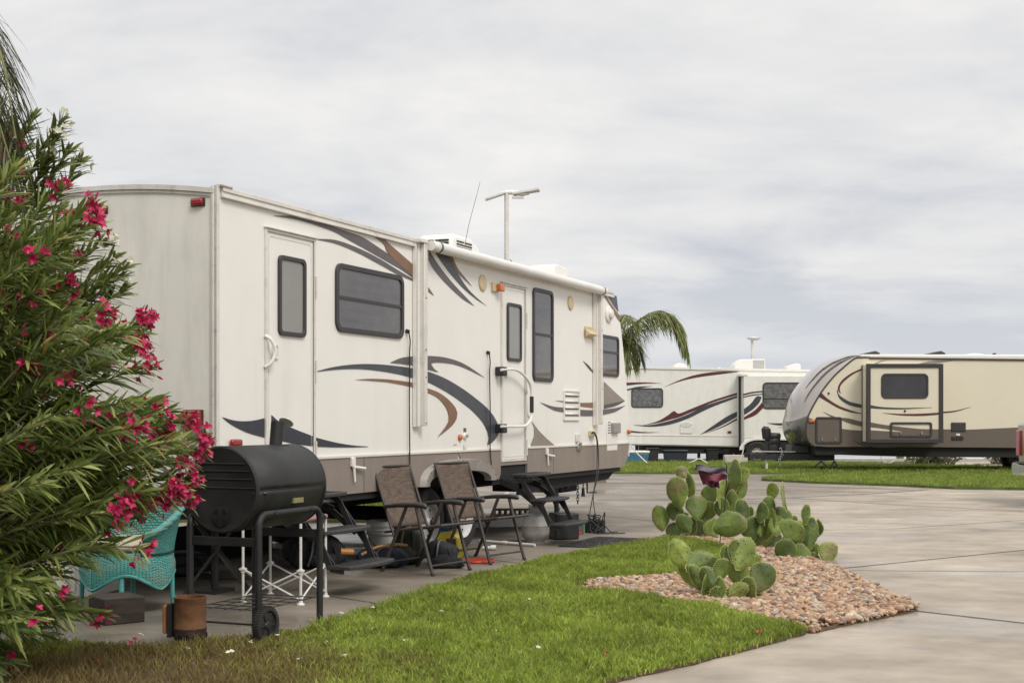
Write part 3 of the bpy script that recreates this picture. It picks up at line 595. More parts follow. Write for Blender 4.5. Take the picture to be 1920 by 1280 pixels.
MB().prism([(a[0], a[2]), (a[0], a[3]), (a[1], a[3]), (a[1], a[2])], -.03, -.018).add([(a[0], -.02, a[3]), (a[1], -.02, a[3]), (a[1], -.09, a[2] + .03), (a[0], -.09, a[2] + .03), (a[0], -.02, a[2]), (a[1], -.02, a[2])], [(0, 1, 2, 3), (3, 2, 5, 4), (0, 3, 4), (1, 5, 2)]).build('flap', M_cream, v)
a = px_rect(1055.6, 1085, 730.5, 788); v = MB().ring(rrect(*a, .01), rrect(a[0] + .02, a[1] - .02, a[2] + .02, a[3] - .02, .006), -.022, 0).build('fridge_vent', M_plast, T, bevel=.003)
mb = MB(); MB().box(a[0] + .02, a[1] - .02, -.008, 0, a[2] + .02, a[3] - .02).build('vent_back', M_plast, v)
ds = MB()
for k in range(4):
    z = a[3] - .055 - k * (a[3] - a[2] - .06) / 4; mb.add([(a[0] + .03, -.008, z + .02), (a[1] - .03, -.008, z + .02), (a[1] - .03, -.026, z - .012), (a[0] + .03, -.026, z - .012)], [(0, 1, 2, 3)])
    ds.box(a[0] + .035, a[1] - .035, -.0095, -.007, z - .030, z - .010)
mb.build('louvre', M_plast, v, thick=.004); ds.build('louvre_slot', M_warm, v)
h = pbox(T, 1136.5, 1156, 791, 845, .014, M_plast, 'cable_hatch', .008); MB().box(*[px_rect(1144, 1157, 792, 812)[i] for i in (0, 1)], -.06, -.012, *[px_rect(1144, 1157, 792, 812)[i] for i in (2, 3)]).build('grey_outlet_box', mat('grey_plastic', (.27, .26, .245), .5), h, bevel=.014)
mb = MB(); a = px_rect(1138, 1143, 796, 812)
for k in range(5): mb.box(a[0], a[1], -.017, -.013, a[2] + k * .035, a[2] + k * .035 + .012)
mb.build('slot', M_warm, h)
disc(T, 1176.5, 809, .032, M_orange, 'marker_light', .05, True); disc(T, 861, 820, .034, M_orange, 'marker_light', .03, True)
wi = disc(T, 870.5, 817, .035, M_plast, 'water_inlet', .02); disc(wi, 870.5, 817, .018, M_chrome, 'valve', .04); c = S(871, 838); MB().lathe([(.03, 0), (.03, .008)], 20, Matrix.Translation((c[0], -.01, c[1])) @ Matrix.Scale(1.5, 4, (0, 0, 1)) @ Matrix.Rotation(R(90), 4, 'X')).build('hanging_cap', M_plast, wi)
a = px_rect(869, 872, 802, 809); MB().box(a[0], a[1] + .01, -.01, 0, a[2], a[3]).build('small_badge', M_warm, T)
c = S(853, 833); MB().box(c[0] - .04, c[0] + .04, -.004, 0, c[1] - .008, c[1] + .008).build('small_badge', M_cream, T)
b_ = pbox(T, 1103, 1113, 807, 818, .05, M_cream, 'power_inlet', .008)
l = pbox(T, 1078, 1086, 813, 828, .02, M_trim, 'side_latch', .008); pbox(l, 1079, 1086, 829, 844, .03, M_chrome, 'latch_lever', .008, .01)
for (px, py, hh) in ((657, 857, 46), (1022, 840, 32)):
    k = hh / 46; c = S(px, py); c2 = S(px, py + hh); z1, z0 = c[1], c2[1]; z0 = z1 - (z1 - z0)
    v = MB().tube([(c[0], -.03, z1), (c[0] + .02, -.035, z0)], [.015, .009], 8).build('drain_valve', M_plast, T)
    zm = z1 - (z1 - z0) * .38; MB().tube([(c[0] - .01, -.03, zm), (c[0] + .17, -.05, zm - .02)], .013, 8).build('valve_handle', M_plast, v); MB().box(c[0] - .03, c[0] + .03, -.04, -.012, zm, z1).build('valve_body', M_plast, v, bevel=.006)
# cords hanging on the side
for pts in ([(766.5, 622), (769, 640), (768, 662), (768, 700), (767.5, 760), (768, 810), (768.5, 874)], [(917.5, 662), (919, 680), (918, 700), (919, 760), (919.5, 800), (919, 840), (922, 880), (923, 892)]):
    p = [(S(x, y, .03)[0], -.03, S(x, y, .03)[1]) for x, y in pts]; c_ = MB().tube(cat(p, 4), .007, 6).build('hanging_cord', M_cord, T); MB().tube([p[0], (p[0][0], -.002, p[0][2] + .01)], .02, 10).build('plug', M_cord, c_)
# rear lights
def rlight(t, z, w, h, mt=M_red, name='clearance_light', d=.035):
    o = MB().box(-.006 - d, -.004, t - w / 2, t + w / 2, z - h / 2, z + h / 2).build(name, mt, T, bevel=.014)
    MB().box(-.016, -.004, t - w / 2 - .008, t + w / 2 + .008, z - h / 2 - .006, z + h / 2 + .006).build('lamp_base', M_frame, o, bevel=.004); return o
for t in (.155, 1.07, 1.22, 1.37, TW - .155): rlight(t, 2.985, .11, .052)
for t in (.2, TW - .2): rlight(t, 1.36, .17, .15, name='tail_light', d=.05)
o = rlight(.17, 1.255, .15, .09, M_frame, 'licence_plate_frame', .02); MB().box(-.03, -.026, .115, .225, 1.222, 1.288).build('licence_plate', mat('plate_blue', (.25, .28, .42), .5), o)
c = S(429, 830); MB().box(.15, .29, -.04, -.005, c[1] - .028, c[1] + .028).build('side_marker_light', M_red, T, bevel=.016)
MB().box(-.14, -.01, .05, TW - .05, .63, .72).build('bumper', M_black, T, bevel=.006)
# roof equipment
def roofz(y): return ZT + .095 * (1 - (2 * y / TW - 1) ** 2)
ac = MB(); ac.prism([(5.80, 3.16), (5.83, 3.52), (5.92, 3.57), (6.35, 3.57), (6.6, 3.47), (6.75, 3.16)], .95, 1.42); ac = ac.build('air_conditioner', M_plast, T, bevel=.04)
mb = MB()
for s in (0, 1):
    for k in range(5): mb.box(5.80, 5.83, .99 + s * .20, .99 + s * .20 + .17, 3.34 + k * .035, 3.355 + k * .035); mb.box(5.95 + s * .22, 6.14 + s * .22, .942, .955, 3.34 + k * .035, 3.355 + k * .035)
mb.build('louvre_slot', M_under, ac)
mb = MB(); mb.prism([(4.3, 3.09), (4.35, 3.19), (4.9, 3.23), (5.4, 3.20), (5.45, 3.10)], .28, .9); mb.build('roof_hatch', mat('beige_vinyl', (.55, .48, .37), .6), T, bevel=.03)
mb = MB(); mb.prism([(7.75, 3.14), (7.7, 3.27), (7.74, 3.37), (7.85, 3.395), (8.2, 3.37), (8.3, 3.29), (8.15, 3.24), (8.1, 3.14)], .42, .80); v = mb.build('roof_vent', M_plast, T, bevel=.02)
mb = MB(); mb.box(.0, .0, 0, 0, 0, 0)
an = MB().tube([(5.4, .6, 3.14), (5.4, .6, 3.24)], [.022, .014], 8).build('antenna', M_black, T); MB().tube([(5.4, .6, 3.24), (5.48, .56, 3.6), (5.63, .49, 4.10)], [.004, .0035, .0025], 6).build('whip', M_warm, an)
MB().tube([(-.0, 1.9, 3.13), (0, 1.9, 3.17)], .02, 8).build('roof_bolt', M_trim, T)
# folding entry steps
def steps(u0, u1, label):
    P = [(.16, .75), (.25, .70), (.38, .47), (.47, .455), (.58, .22), (.70, .205)]
    s = None
    for u in (u0, u1):
        st = MB()
        for (a, b), (c, d) in zip(P, P[1:]): st.beam((u, -a, b), (u, -c, d), .012, .050)
        st.beam((u, .1, .72), (u, -.2, .62), .014, .07); st.beam((u + .03, -.05, .70), (u + .03, -.40, .44), .012, .05); st.beam((u + .03, -.24, .68), (u + .03, -.62, .20), .012, .04)
        if s is None: s = MB().box(u0, u1, -.12, -.10, .66, .70).build('entry_steps', M_black, T, label=label)
        st.build('stringer', M_black, s)
    M_tread = mat('tread_rubber', (.035, .033, .033), .6, var=.3, vs=30, bump=.4, bs=120)
    for o_, z in ((.22, .745), (.445, .475), (.665, .215)):
        n = 10; poly = [(u0 - .02, -o_ + .10), (u0 - .02, -o_ - .10)] + [(u0 - .02 + (u1 - u0 + .04) * k / n, -o_ - .10 - .055 * math.sin(math.pi * k / n)) for k in range(1, n)] + [(u1 + .02, -o_ - .10), (u1 + .02, -o_ + .10)]
        MB().slab(poly, z, z + .03).build('tread', M_tread, s, bevel=.006)
        mb = MB()
        for k in range(3): mb.box(u0 + .03, u1 - .03, -o_ - .07 + k * .06, -o_ - .055 + k * .06, z + .030, z + .034)
        mb.build('grip_strip', M_black, s)
    return s
steps(.66, 1.32, 'folding black steps under the rear door'); steps(5.14, 5.78, 'folding black steps under the front door')
# tongue, jack, chain under the nose
mb = MB(); mb.beam((8.3, .5, .52), (10.7, 1.18, .52), .08, .13); mb.beam((8.3, TW - .5, .52), (10.7, TW - 1.18, .52), .08, .13); mb.box(10.4, 10.9, 1.14, 1.30, .46, .6); mb.build('tongue', M_black, T)
mb = MB()
for x in (7.6,): mb.tube([(x, .35, .7), (x + .05, .35, .04)], .035, 8); mb.box(x - .1, x + .18, .25, .45, .0, .03); mb.beam((x - .5, .35, .3), (x + .45, .35, .66), .03, .05); mb.beam((x - .4, .35, .66), (x + .1, .35, .2), .03, .05)
mb.build('stabilizer_jack', M_black, T)
mb = MB(); mb.tube([(.55, .42, .68), (.55, .42, .03)], .03, 8); mb.box(.42, .68, .32, .52, 0, .025); mb.build('stabilizer_jack', M_black, T)
mb = MB(); mb.box(8.15, 8.75, .5, 1.5, .40, .62); mb.build('tool_box', M_under, T, bevel=.01)
ch = MB()
for k in range(9):
    a = k * 1.57; ch.tube([(8.0 + .016 * math.cos(a) * math.cos(t), .2 + .016 * math.sin(a) * math.cos(t), .60 - k * .038 + .026 * math.sin(t)) for t in [i * math.pi / 4 for i in range(9)]], .005, 5, False)
ch.build('safety_chain', M_black, T)
MB().tube([(8.35, .2, .62), (8.35, .2, .40), (8.55, .15, .40)], .012, 6).build('crank_handle', M_black, T); mb = MB(); mb.tube([(8.2, .2, .62), (8.2, .2, .46)], .008, 6); mb.tube([(8.2, .2, .47), (8.2, .2, .36)], [.018, .028], 8); mb.build('brake_plug', M_black, T)
# ================================================================== white trailer with wine swooshes (far)
DW = 41.3; XW = (1175 - 960) / FPX * DW
B_ = thing('travel_trailer', 'white travel trailer with wine and charcoal swooshes parked far back on the grass', 'trailer', (XW, DW, 0))
def fw(*L, D=DW, X0=XW, o=(1140, 560), s=3.555): return [((o[0] + x / s - 960) / FPX * D - X0, EYE - (o[1] + y / s - 788) / FPX * D) for x, y in L]
M_w2 = mat('far_trailer_white', (.75, .73, .685), .4, var=.04, dirt=((.52, .48, .40), 3, .5, .85, (2, 2, .2), .4))
pr = fw((-60, 985), (-60, 450), (115, 455), (700, 464), (1380, 475), (1600, 480), (1750, 640), (1760, 900), (1700, 995), (860, 990), (140, 975))
MB().prism(pr, 0, 2.44).build('body', M_w2, B_, bevel=.05)
def band2(par, pts0, pts1, y0, y1, mt, nm): a, b = fw(*pts0), fw(*pts1); return MB().prism(a + b[::-1], y0, y1).build(nm, mt, par, bevel=.004)
band2(B_, ((-60, 447), (1600, 477)), ((-60, 462), (1600, 492)), -.03, .05, M_plast, 'roof_rail')
band2(B_, ((-60, 905), (860, 912)), ((-60, 910), (860, 918)), -.012, 0, M_trim, 'belt_trim')
def w2(pts, **k):
    a = fw(*pts); return window(B_, a[0][0], a[1][0], a[1][1], a[0][1], **k)
M_foil = mat('foil_blind', (.16, .16, .165), .25, .3, var=.5, vs=9, bump=1, bs=14)
w = w2(((155, 595), (367, 725)), r=.10, fw=.035, glass=M_foil)
a = fw((-40, 567), (60, 560), (120, 558), (240, 556), (355, 563)); b = fw((-40, 580), (60, 580), (120, 578), (240, 566), (355, 564)); decal(B_, a, b, M_wine)
decal(B_, fw((0, 620), (125, 602), (200, 585), (295, 582)), fw((0, 632), (125, 612), (200, 597), (295, 583)), M_char)
decal(B_, fw((375, 587), (480, 540), (600, 503), (740, 485), (870, 485)), fw((375, 588), (480, 550), (600, 523), (740, 504), (870, 487)), M_wine)
decal(B_, fw((240, 840), (330, 815), (400, 775), (443, 745), (470, 765), (560, 730), (700, 675), (860, 625)), fw((240, 841), (340, 825), (420, 803), (470, 790), (520, 770), (600, 735), (700, 690), (860, 640)), M_wine, n=40)
decal(B_, fw((170, 840), (280, 840), (400, 815), (520, 775), (620, 725), (700, 694), (860, 645)), fw((170, 841), (280, 852), (400, 840), (520, 803), (620, 755), (700, 718), (860, 658)), M_char, .007)
decal(B_, fw((612, 906), (700, 845), (790, 785), (860, 750)), fw((612, 907), (700, 870), (790, 825), (860, 785)), M_char); decal(B_, fw((650, 895), (760, 850), (860, 795)), fw((650, 896), (760, 858), (860, 808)), M_wine)
decal(B_, fw((148, 877), (230, 886), (340, 889)), fw((148, 890), (230, 894), (340, 890)), M_char)
a = fw((480, 848), (560, 897)); MB().box(a[0][0], a[1][0], -.02, 0, a[1][1], a[0][1]).build('service_hatch', M_plast, B_, bevel=.01)
a = fw((520, 838)); MB().lathe([(.2, 0), (.18, .03)], 20, Matrix.Translation((a[0][0], 0, a[0][1])) @ Matrix.Scale(.45, 4, (0, 0, 1)) @ Matrix.Rotation(R(90), 4, 'X')).build('vent_cover', M_trim, B_)
a = fw((797, 880), (822, 895)); MB().box(a[0][0], a[1][0], -.03, 0, a[1][1], a[0][1]).build('marker_light', M_red, B_, bevel=.01)
a = fw((118, 870), (145, 900)); MB().box(a[0][0], a[1][0], -.06, 0, a[1][1], a[0][1]).build('marker_light', M_orange, B_, bevel=.03)
# slide-out
a = fw((885, 515), (1560, 1000)); x0, z1, x1, z0 = a[0][0], a[0][1], a[1][0], a[1][1]
so = MB().box(x0, x1, -.55, .02, z0, z1).build('slide_out', M_w2, B_, bevel=.02)
MB().box(x0 - .07, x0 - .02, -.06, -.0, z0 - .4, z1 + .02).build('slide_seal', M_black, so)
MB().box(x0 - .10, x0 + .12, -.56, .02, z1 - .02, z1 + .06).build('slide_topper', M_plast, so, bevel=.01)
window(so, *(lambda q: (q[0][0], q[1][0], q[1][1], q[0][1]))(fw((1008, 560), (1330, 735))), rail=fw((0, 668))[0][1], r=.12, fw=.04, glass=M_foil, off=.55)
o_ = .557
decal(so, fw((878, 636), (940, 622), (1008, 615)), fw((878, 648), (940, 632), (1008, 624)), M_wine, o_); decal(so, fw((878, 655), (940, 640), (1008, 634)), fw((878, 662), (940, 648), (1008, 640)), M_char, o_)
decal(so, fw((885, 735), (930, 700), (965, 655), (985, 650)), fw((885, 775), (940, 740), (985, 695), (1002, 655)), M_char, o_); decal(so, fw((885, 790), (960, 740), (1005, 690)), fw((885, 805), (960, 775), (1010, 730)), M_wine, o_ + .002)
decal(so, fw((1038, 827), (1120, 828), (1230, 823)), fw((1038, 829), (1120, 842), (1230, 838)), M_char, o_); decal(so, fw((1105, 855), (1230, 858)), fw((1105, 856), (1230, 866)), M_char, o_)
a = fw((885, 920), (1560, 926)); MB().box(a[0][0], a[1][0], -.56, -.55, a[1][1], a[0][1]).build('belt_trim', M_trim, so)
# undercarriage, wheels, fender, jacks
mb = MB(); a = fw((250, 985), (1700, 1010)); mb.box(a[0][0], a[1][0], .1, 2.3, a[1][1] - .1, a[0][1] + .1); mb.build('chassis', M_under, B_)
for px in (1419, 1490, ): 
    wheel(B_, (px - 960) / FPX * (DW - .5) - XW, -.50, r=.36, w=.2, rim=M_alloy, holes=10, rr=.22)
    wheel(B_, (px - 960) / FPX * DW - XW, 2.2, r=.36, w=.2, rim=M_alloy, holes=10, rr=.22)
cx = (1419 - 960) / FPX * (DW - .5) - XW; zb_ = fw((0, 1000))[0][1]
q = [(cx - .52 + 1.5 * 0, zb_)] + [(cx - .46 * math.cos(R(i * 15)), zb_ + .02 + .26 * math.sin(R(i * 15))) for i in range(7)] + [(cx + 1.2, zb_ + .28), (cx + 1.2, zb_)]
MB().prism(q, -.553, -.50).build('wheel_arch', M_under, so); q1 = [(cx - .56 * math.cos(R(i * 15)), zb_ - .02 + .38 * math.sin(R(i * 15))) for i in range(7)] + [(cx + 1.2, zb_ + .36)]; q2 = [(cx - .46 * math.cos(R(i * 15)), zb_ - .02 + .30 * math.sin(R(i * 15))) for i in range(7)] + [(cx + 1.2, zb_ + .28)]
MB().prism(q1 + q2[::-1], -.60, -.553).build('fender', M_plast, so, bevel=.01)
for px in (1195, 1312):
    x = (px - 960) / FPX * DW - XW
    mb = MB(); mb.tube([(x, .2, .7), (x, .2, .05)], .05, 8); mb.box(x - .15, x + .15, .05, .35, 0, .04); mb.build('stabilizer_jack', M_black, B_)
def ufo(par, pts, D, X0, y0, y1, mt, nm, o=(1140, 560), s=3.555):
    return MB().prism(fw(*pts, D=D, X0=X0, o=o, s=s), y0, y1).build(nm, mt, par, bevel=.04)
ac = ufo(B_, ((868, 466), (872, 430), (910, 395), (1080, 393), (1085, 466)), DW, XW, .8, 1.6, M_plast, 'air_conditioner')
a = fw((1000, 400), (1075, 455)); MB().box(a[0][0], a[1][0], .785, .80, a[1][1], a[0][1]).build('vent_grille', mat('grille_grey', (.42, .42, .40), .5, var=.3, vs=40), ac)
ufo(B_, ((1225, 472), (1235, 440), (1300, 422), (1328, 428), (1330, 472)), DW, XW, .9, 1.5, M_plast, 'roof_vent'); ufo(B_, ((455, 462), (470, 430), (500, 418), (545, 430), (560, 462)), DW, XW, .9, 1.5, M_plast, 'roof_vent')
ufo(B_, ((630, 466), (640, 455), (715, 455), (728, 467)), DW, XW, .6, 1.2, M_cream, 'roof_hatch'); ufo(B_, ((750, 464), (765, 448), (780, 464)), DW, XW, .6, .8, M_plast, 'roof_vent')
# ================================================================== beige trailer (right)
DB = 33.5; XB = (1480 - 960) / FPX * DB
C_ = thing('travel_trailer', 'beige and brown travel trailer with rounded silver nose and black framed slide-out', 'trailer', (XB, DB, 0))
def fb(*L, D=DB): return fw(*L, D=D, X0=XB, o=(1440, 620), s=4)
M_bg = mat('beige_fibreglass', (.66, .605, .48), .3, var=.03, vs=1); M_br = mat('brown_gelcoat', (.125, .10, .083), .3, var=.05)
edge = [(350, 864), (310, 835), (290, 800), (283, 750), (288, 690), (305, 630), (345, 550), (410, 445), (490, 345), (570, 270), (650, 207), (700, 200), (760, 200)]
rear_x = 3900
roofl = [(760, 200), (1920, 213), (rear_x, 236)]
bot = [(rear_x, 890), (1920, 876), (1300, 872), (700, 868)]
poly = fb(*edge[:-1], *roofl, *bot)
MB().prism(poly, 0, 2.44).build('body', M_bg, C_)
# nose cap: lofted from the side edge to a bulging centre line
nosec = [(345, 866), (215, 850), (172, 800), (152, 740), (152, 690), (165, 640), (180, 560), (215, 470), (270, 390), (345, 300), (440, 230), (560, 190), (700, 176)]
E3 = resamp([(p[0], 0, p[1]) for p in fb(*edge)], 40); N3 = resamp([(p[0], 0, p[1]) for p in fb(*nosec, D=DB + .9)], 40)
def capf(u, v):
    i = min(39, int(round(u * 39))); a, b = E3[i], N3[i]; t = abs(2 * v - 1); k = (1 - t ** 2.6) ** .75; return (a.x + (b.x - a.x) * k, v * 2.44, a.z + (b.z - a.z) * k)
M_cap = mat('silver_cap', (.36, .325, .30), .18, .2, var=.10, vs=1.5, coat=.5)
MB().grid(lambda u, v: capf(.27 + .73 * u, v), 29, 26).build('nose_cap', M_cap, C_, smooth=60); MB().grid(lambda u, v: capf(.28 * u, v), 11, 26).build('lower_nose_cap', mat('dark_cap', (.10, .095, .075), .25, .3, coat=.5), C_, smooth=60)
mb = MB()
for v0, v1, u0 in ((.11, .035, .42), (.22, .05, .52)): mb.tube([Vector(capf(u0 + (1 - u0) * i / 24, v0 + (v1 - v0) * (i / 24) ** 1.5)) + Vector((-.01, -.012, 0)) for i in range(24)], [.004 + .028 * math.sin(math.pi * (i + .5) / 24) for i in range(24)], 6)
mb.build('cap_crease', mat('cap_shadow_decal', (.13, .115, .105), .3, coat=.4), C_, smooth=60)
E4 = resamp([(p[0], 0, p[1]) for p in fb(*edge)], 60); mb = MB(); mb.tube([(p.x, -.006, p.z) for p in E4], .022, 6); mb.build('cap_trim', M_frame, C_)
a, b = fb((760, 200), (rear_x, 236)), fb((760, 212), (rear_x, 248)); MB().prism(a + b[::-1], -.03, 0).build('roof_trim', M_frame, C_)
a, b = fb((700, 176), (1920, 178), (rear_x, 205)), fb((700, 199), (1920, 213), (rear_x, 238)); MB().prism(a + b[::-1], .02, 2.42).build('roof', M_plast, C_, bevel=.03)
# brown lower band with curved top edge
decal(C_, fb((303, 650), (400, 685), (560, 735), (800, 748), (1300, 738), (1500, 740), (1920, 722), (2600, 700), (3900, 700)), fb((330, 845), (400, 868), (560, 869), (800, 869), (1300, 872), (1500, 873), (1920, 877), (2600, 882), (3900, 890)), M_br, .006, 60, 'lower_panel')
patch(C_, fb((303, 650), (283, 700), (284, 760), (292, 800), (312, 835), (350, 864), (420, 866), (420, 690)), M_br, .0068, 'lower_panel')
decal(C_, fb((520, 650), (600, 655), (700, 680), (850, 705), (1015, 725), (1280, 735)), fb((520, 652), (600, 690), (700, 715), (850, 733), (1015, 745), (1280, 745)), M_br, .007)
decal(C_, fb((415, 607), (480, 635), (560, 665)), fb((415, 609), (480, 645), (560, 668)), M_br, .0075)
decal(C_, fb((395, 460), (450, 510), (530, 560), (620, 595), (700, 618)), fb((378, 492), (450, 535), (530, 580), (620, 610), (700, 622)), M_wine, .007)
decal(C_, fb((700, 282), (620, 320), (555, 370), (525, 420), (530, 455), (548, 470)), fb((700, 296), (640, 325), (580, 370), (545, 410), (538, 445), (548, 469)), M_wine, .007, 36)
decal(C_, fb((520, 440), (535, 480), (600, 525), (650, 540), (700, 552)), fb((515, 450), (535, 505), (590, 548), (650, 568), (700, 577)), M_char, .007)
decal(C_, fb((1125, 247), (1230, 226), (1390, 222)), fb((1150, 250), (1250, 245), (1390, 224)), M_taupe, .007); decal(C_, fb((800, 243), (860, 222), (940, 222)), fb((810, 246), (860, 228), (900, 222)), M_taupe, .0072)
decal(C_, fb((1300, 606), (1400, 598), (1520, 570)), fb((1300, 618), (1400, 607), (1520, 572)), M_wine, .007)
decal(C_, fb((630, 812), (720, 850), (820, 868), (960, 872)), fb((650, 828), (700, 855), (820, 875), (960, 876)), M_char, .0075)
def hatch(par, pts, mt, off, r=.06, nm='storage_hatch'):
    a = fb(*pts); q = (a[0][0], a[1][0], a[1][1], a[0][1])
    h = MB().ring(rrect(*q, r), rrect(q[0] + .05, q[1] - .05, q[2] + .05, q[3] - .05, r * .6), -off - .03, -off + .002).build(nm, M_frame, par, bevel=.004)
    MB().prism(rrect(q[0] + .045, q[1] - .045, q[2] + .045, q[3] - .045, r * .6), -off - .012, -off - .009).build('hatch_panel', mt, h) if mt else None
    for fx in (.25, .75): MB().box(q[0] + (q[1] - q[0]) * fx - .02, q[0] + (q[1] - q[0]) * fx + .02, -off - .035, -off - .01, q[2] + .08, q[2] + .14).build('catch', M_chrome, h)
    return h
hatch(C_, ((355, 645), (552, 845)), M_br, 0)
a = fb((305, 665), (350, 688)); MB().box(a[0][0], a[1][0], -.05, 0, a[1][1], a[0][1]).build('marker_light', M_orange, C_, bevel=.02)
a = fb((1372, 686), (1482, 755)); MB().box(a[0][0], a[1][0], -.03, 0, a[1][1], a[0][1]).build('heater_vent', M_frame, C_, bevel=.02)
a = fb((1375, 790), (1410, 820)); MB().box(a[0][0], a[1][0], -.03, 0, a[1][1], a[0][1]).build('outlet_box', M_black, C_, bevel=.01)
for x in (1425, 1450): a = fb((x, 805)); MB().lathe([(.06, 0), (.05, .03)], 14, Matrix.Translation((a[0][0], 0, a[0][1])) @ Matrix.Rotation(R(90), 4, 'X')).build('inlet', M_black, C_)
a = fb((1410, 770), (1438, 785)); MB().box(a[0][0], a[1][0], -.02, 0, a[1][1], a[0][1]).build('small_badge', M_plast, C_)
for x in (455,): a = fb((x, 468)); MB().lathe([(.03, 0), (.02, .03)], 12, Matrix.Translation((a[0][0], 0, a[0][1])) @ Matrix.Rotation(R(90), 4, 'X')).build('screw_cap', M_black, C_)
# slide-out box
SO = .5; a = fb((737, 247), (1313, 840), D=DB - SO); q = (a[0][0], a[1][0], a[1][1], a[0][1])
so = MB().box(q[0] + .03, q[1] - .03, -SO, .02, q[2] + .03, q[3] - .03).build('slide_out', M_bg, C_)
MB().ring([(q[0], q[2]), (q[1], q[2]), (q[1], q[3]), (q[0], q[3])], [(q[0] + .105, q[2] + .10), (q[1] - .105, q[2] + .10), (q[1] - .105, q[3] - .10), (q[0] + .105, q[3] - .10)], -SO - .03, -SO + .05).build('slide_frame', M_frame, so, bevel=.006)
a = fb((702, 258), (735, 835)); MB().box(a[0][0], a[0][0] + .07, -.04, 0, a[1][1], a[0][1]).build('slide_seal', M_frame, so)
MB().box(a[1][0] + .0, q[1] + .03, -.03, 0, q[2] - .02, q[2] + .08).build('slide_seal', M_frame, so)
def fo(*L): return fb(*L, D=DB - SO)
a = fo((848, 320), (1202, 508)); window(so, a[0][0], a[1][0], a[1][1], a[0][1], r=.12, fw=.05, off=SO, glass=mat('black_glass', (.03, .028, .032), .08, var=.3, vs=3, spec=.7))
hatch(so, ((872, 684), (1182, 797)), None, SO)
decal(so, fo((768, 556), (850, 570), (1000, 577), (1230, 574)), fo((768, 580), (850, 585), (1000, 588), (1230, 576)), M_char, SO + .006)
decal(so, fo((860, 615), (1000, 622), (1150, 620), (1284, 612)), fo((860, 617), (1000, 634), (1150, 637), (1284, 628)), M_wine, SO + .006)
decal(so, fo((768, 685), (860, 702), (1015, 722), (1150, 735), (1284, 738)), fo((768, 722), (860, 733), (1015, 757), (1150, 790), (1284, 812)), M_br, SO + .005)
decal(so, fo((768, 745), (900, 752), (1015, 757), (1150, 757), (1284, 770)), fo((768, 812), (900, 812), (1015, 812), (1150, 813), (1284, 813)), M_br, SO + .0055)
a = fo((1027, 601)); MB().lathe([(.03, 0), (.02, .03)], 12, Matrix.Translation((a[0][0], -SO, a[0][1])) @ Matrix.Rotation(R(90), 4, 'X')).build('screw_cap', M_black, so)
# roof items, underside, tongue
for x in (820, 1318): ufo(C_, ((x - 62, 172), (x - 60, 162), (x + 10, 146), (x + 30, 142), (x + 62, 158), (x + 64, 175)), DB, XB, .5, 1.1, M_frame, 'roof_vent', o=(1440, 620), s=4)
ufo(C_, ((1580, 190), (1590, 160), (1640, 155), (1700, 162), (1755, 190)), DB, XB, .8, 1.5, M_plast, 'roof_dome', o=(1440, 620), s=4); ufo(C_, ((1722, 175), (1722, 162), (1748, 162), (1748, 175)), DB, XB, .3, .4, M_black, 'roof_pipe', o=(1440, 620), s=4)
mb = MB(); a = fb((360, 866), (3850, 940)); mb.prism(fb((360, 864), (3850, 885), (3850, 950), (1800, 948), (1100, 945), (700, 935), (550, 930), (365, 930)), .10, 2.3); mb.build('chassis', M_under, C_)
mb = MB()
for y in (.75, 1.7): mb.prism(fb((-90, 928), (550, 925), (550, 978), (150, 975), (-90, 962)), y - .05, y + .05)
mb.build('tongue', M_black, C_); a = fb((230, 862), (360, 920)); MB().box(a[0][0], a[1][0], .8, 1.6, a[1][1], a[0][1]).build('battery_box', mat('dark_grey_plastic', (.05, .05, .05), .5), C_, bevel=.01)
mb = MB(); mb.prism(fb((-80, 905), (250, 908), (250, 914), (-80, 911)), .70, .73); mb.build('tongue_rail', M_trim, C_)
px_ = fb((87, 945)); cxp = px_[0][0]; zt = fb((0, 765))[0][1]; zb2 = fb((0, 955))[0][1]; hgt = zt - zb2
MB().lathe([(.13, 0), (.14, .05), (.175, hgt * .45), (.165, hgt * .52), (.18, hgt * .54), (.178, hgt * .74), (.17, hgt * .76), (.188, hgt * .79), (.185, hgt * .93), (.15, hgt * .985), (.05, hgt)], 20, Matrix.Translation((cxp, .9, zb2)) @ Matrix.Scale(1.15, 4, (1, 0, 0))).build('gas_bottle_cover', M_black, C_, smooth=50)
jx = (1437.5 - 960) / FPX * (DB + .8) - XB
j = MB().tube([(jx, .8, .03), (jx, .8, .70)], .032, 10).build('tongue_jack', M_trim, C_); MB().tube([(jx, .8, .45), (jx, .8, 1.2)], .05, 10).build('jack_tube', M_black, j)
MB().tube([(jx - .02, .8, .86), (jx, .8, .95), (jx - .02, .8, 1.14), (jx, .8, 1.19)], [.09, .12, .12, .08], 14).build('jack_head', M_black, j); MB().box(jx - .12, jx + .12, .68, .92, 0, .02).build('jack_foot', M_trim, j)
ch = MB()
for k in range(14):
    a = k * 1.57; ch.tube([(jx + .33 + .03 * math.cos(a) * math.cos(t) + .04 * math.sin(k * .5), .6 + .02 * math.sin(a), .62 - k * .035 + .03 * math.sin(t)) for t in [i * math.pi / 3 for i in range(7)]], .008, 4, False)
ch.build('safety_chain', M_chrome, C_)
for px in (1542, 1567):
    x = (px - 960) / FPX * DB - XB; w_ = .16 if px < 1550 else .09
    mb = MB(); mb.beam((x, .15, .03), (x - w_, .15, .17), .04, .04); mb.beam((x, .15, .03), (x + w_, .15, .17), .04, .04); mb.beam((x - w_, .15, .17), (x, .15, .32), .04, .04); mb.beam((x + w_, .15, .17), (x, .15, .32), .04, .04); mb.box(x - .08, x + .08, .05, .25, 0, .03)
    mb.build('scissor_jack', M_black, C_)
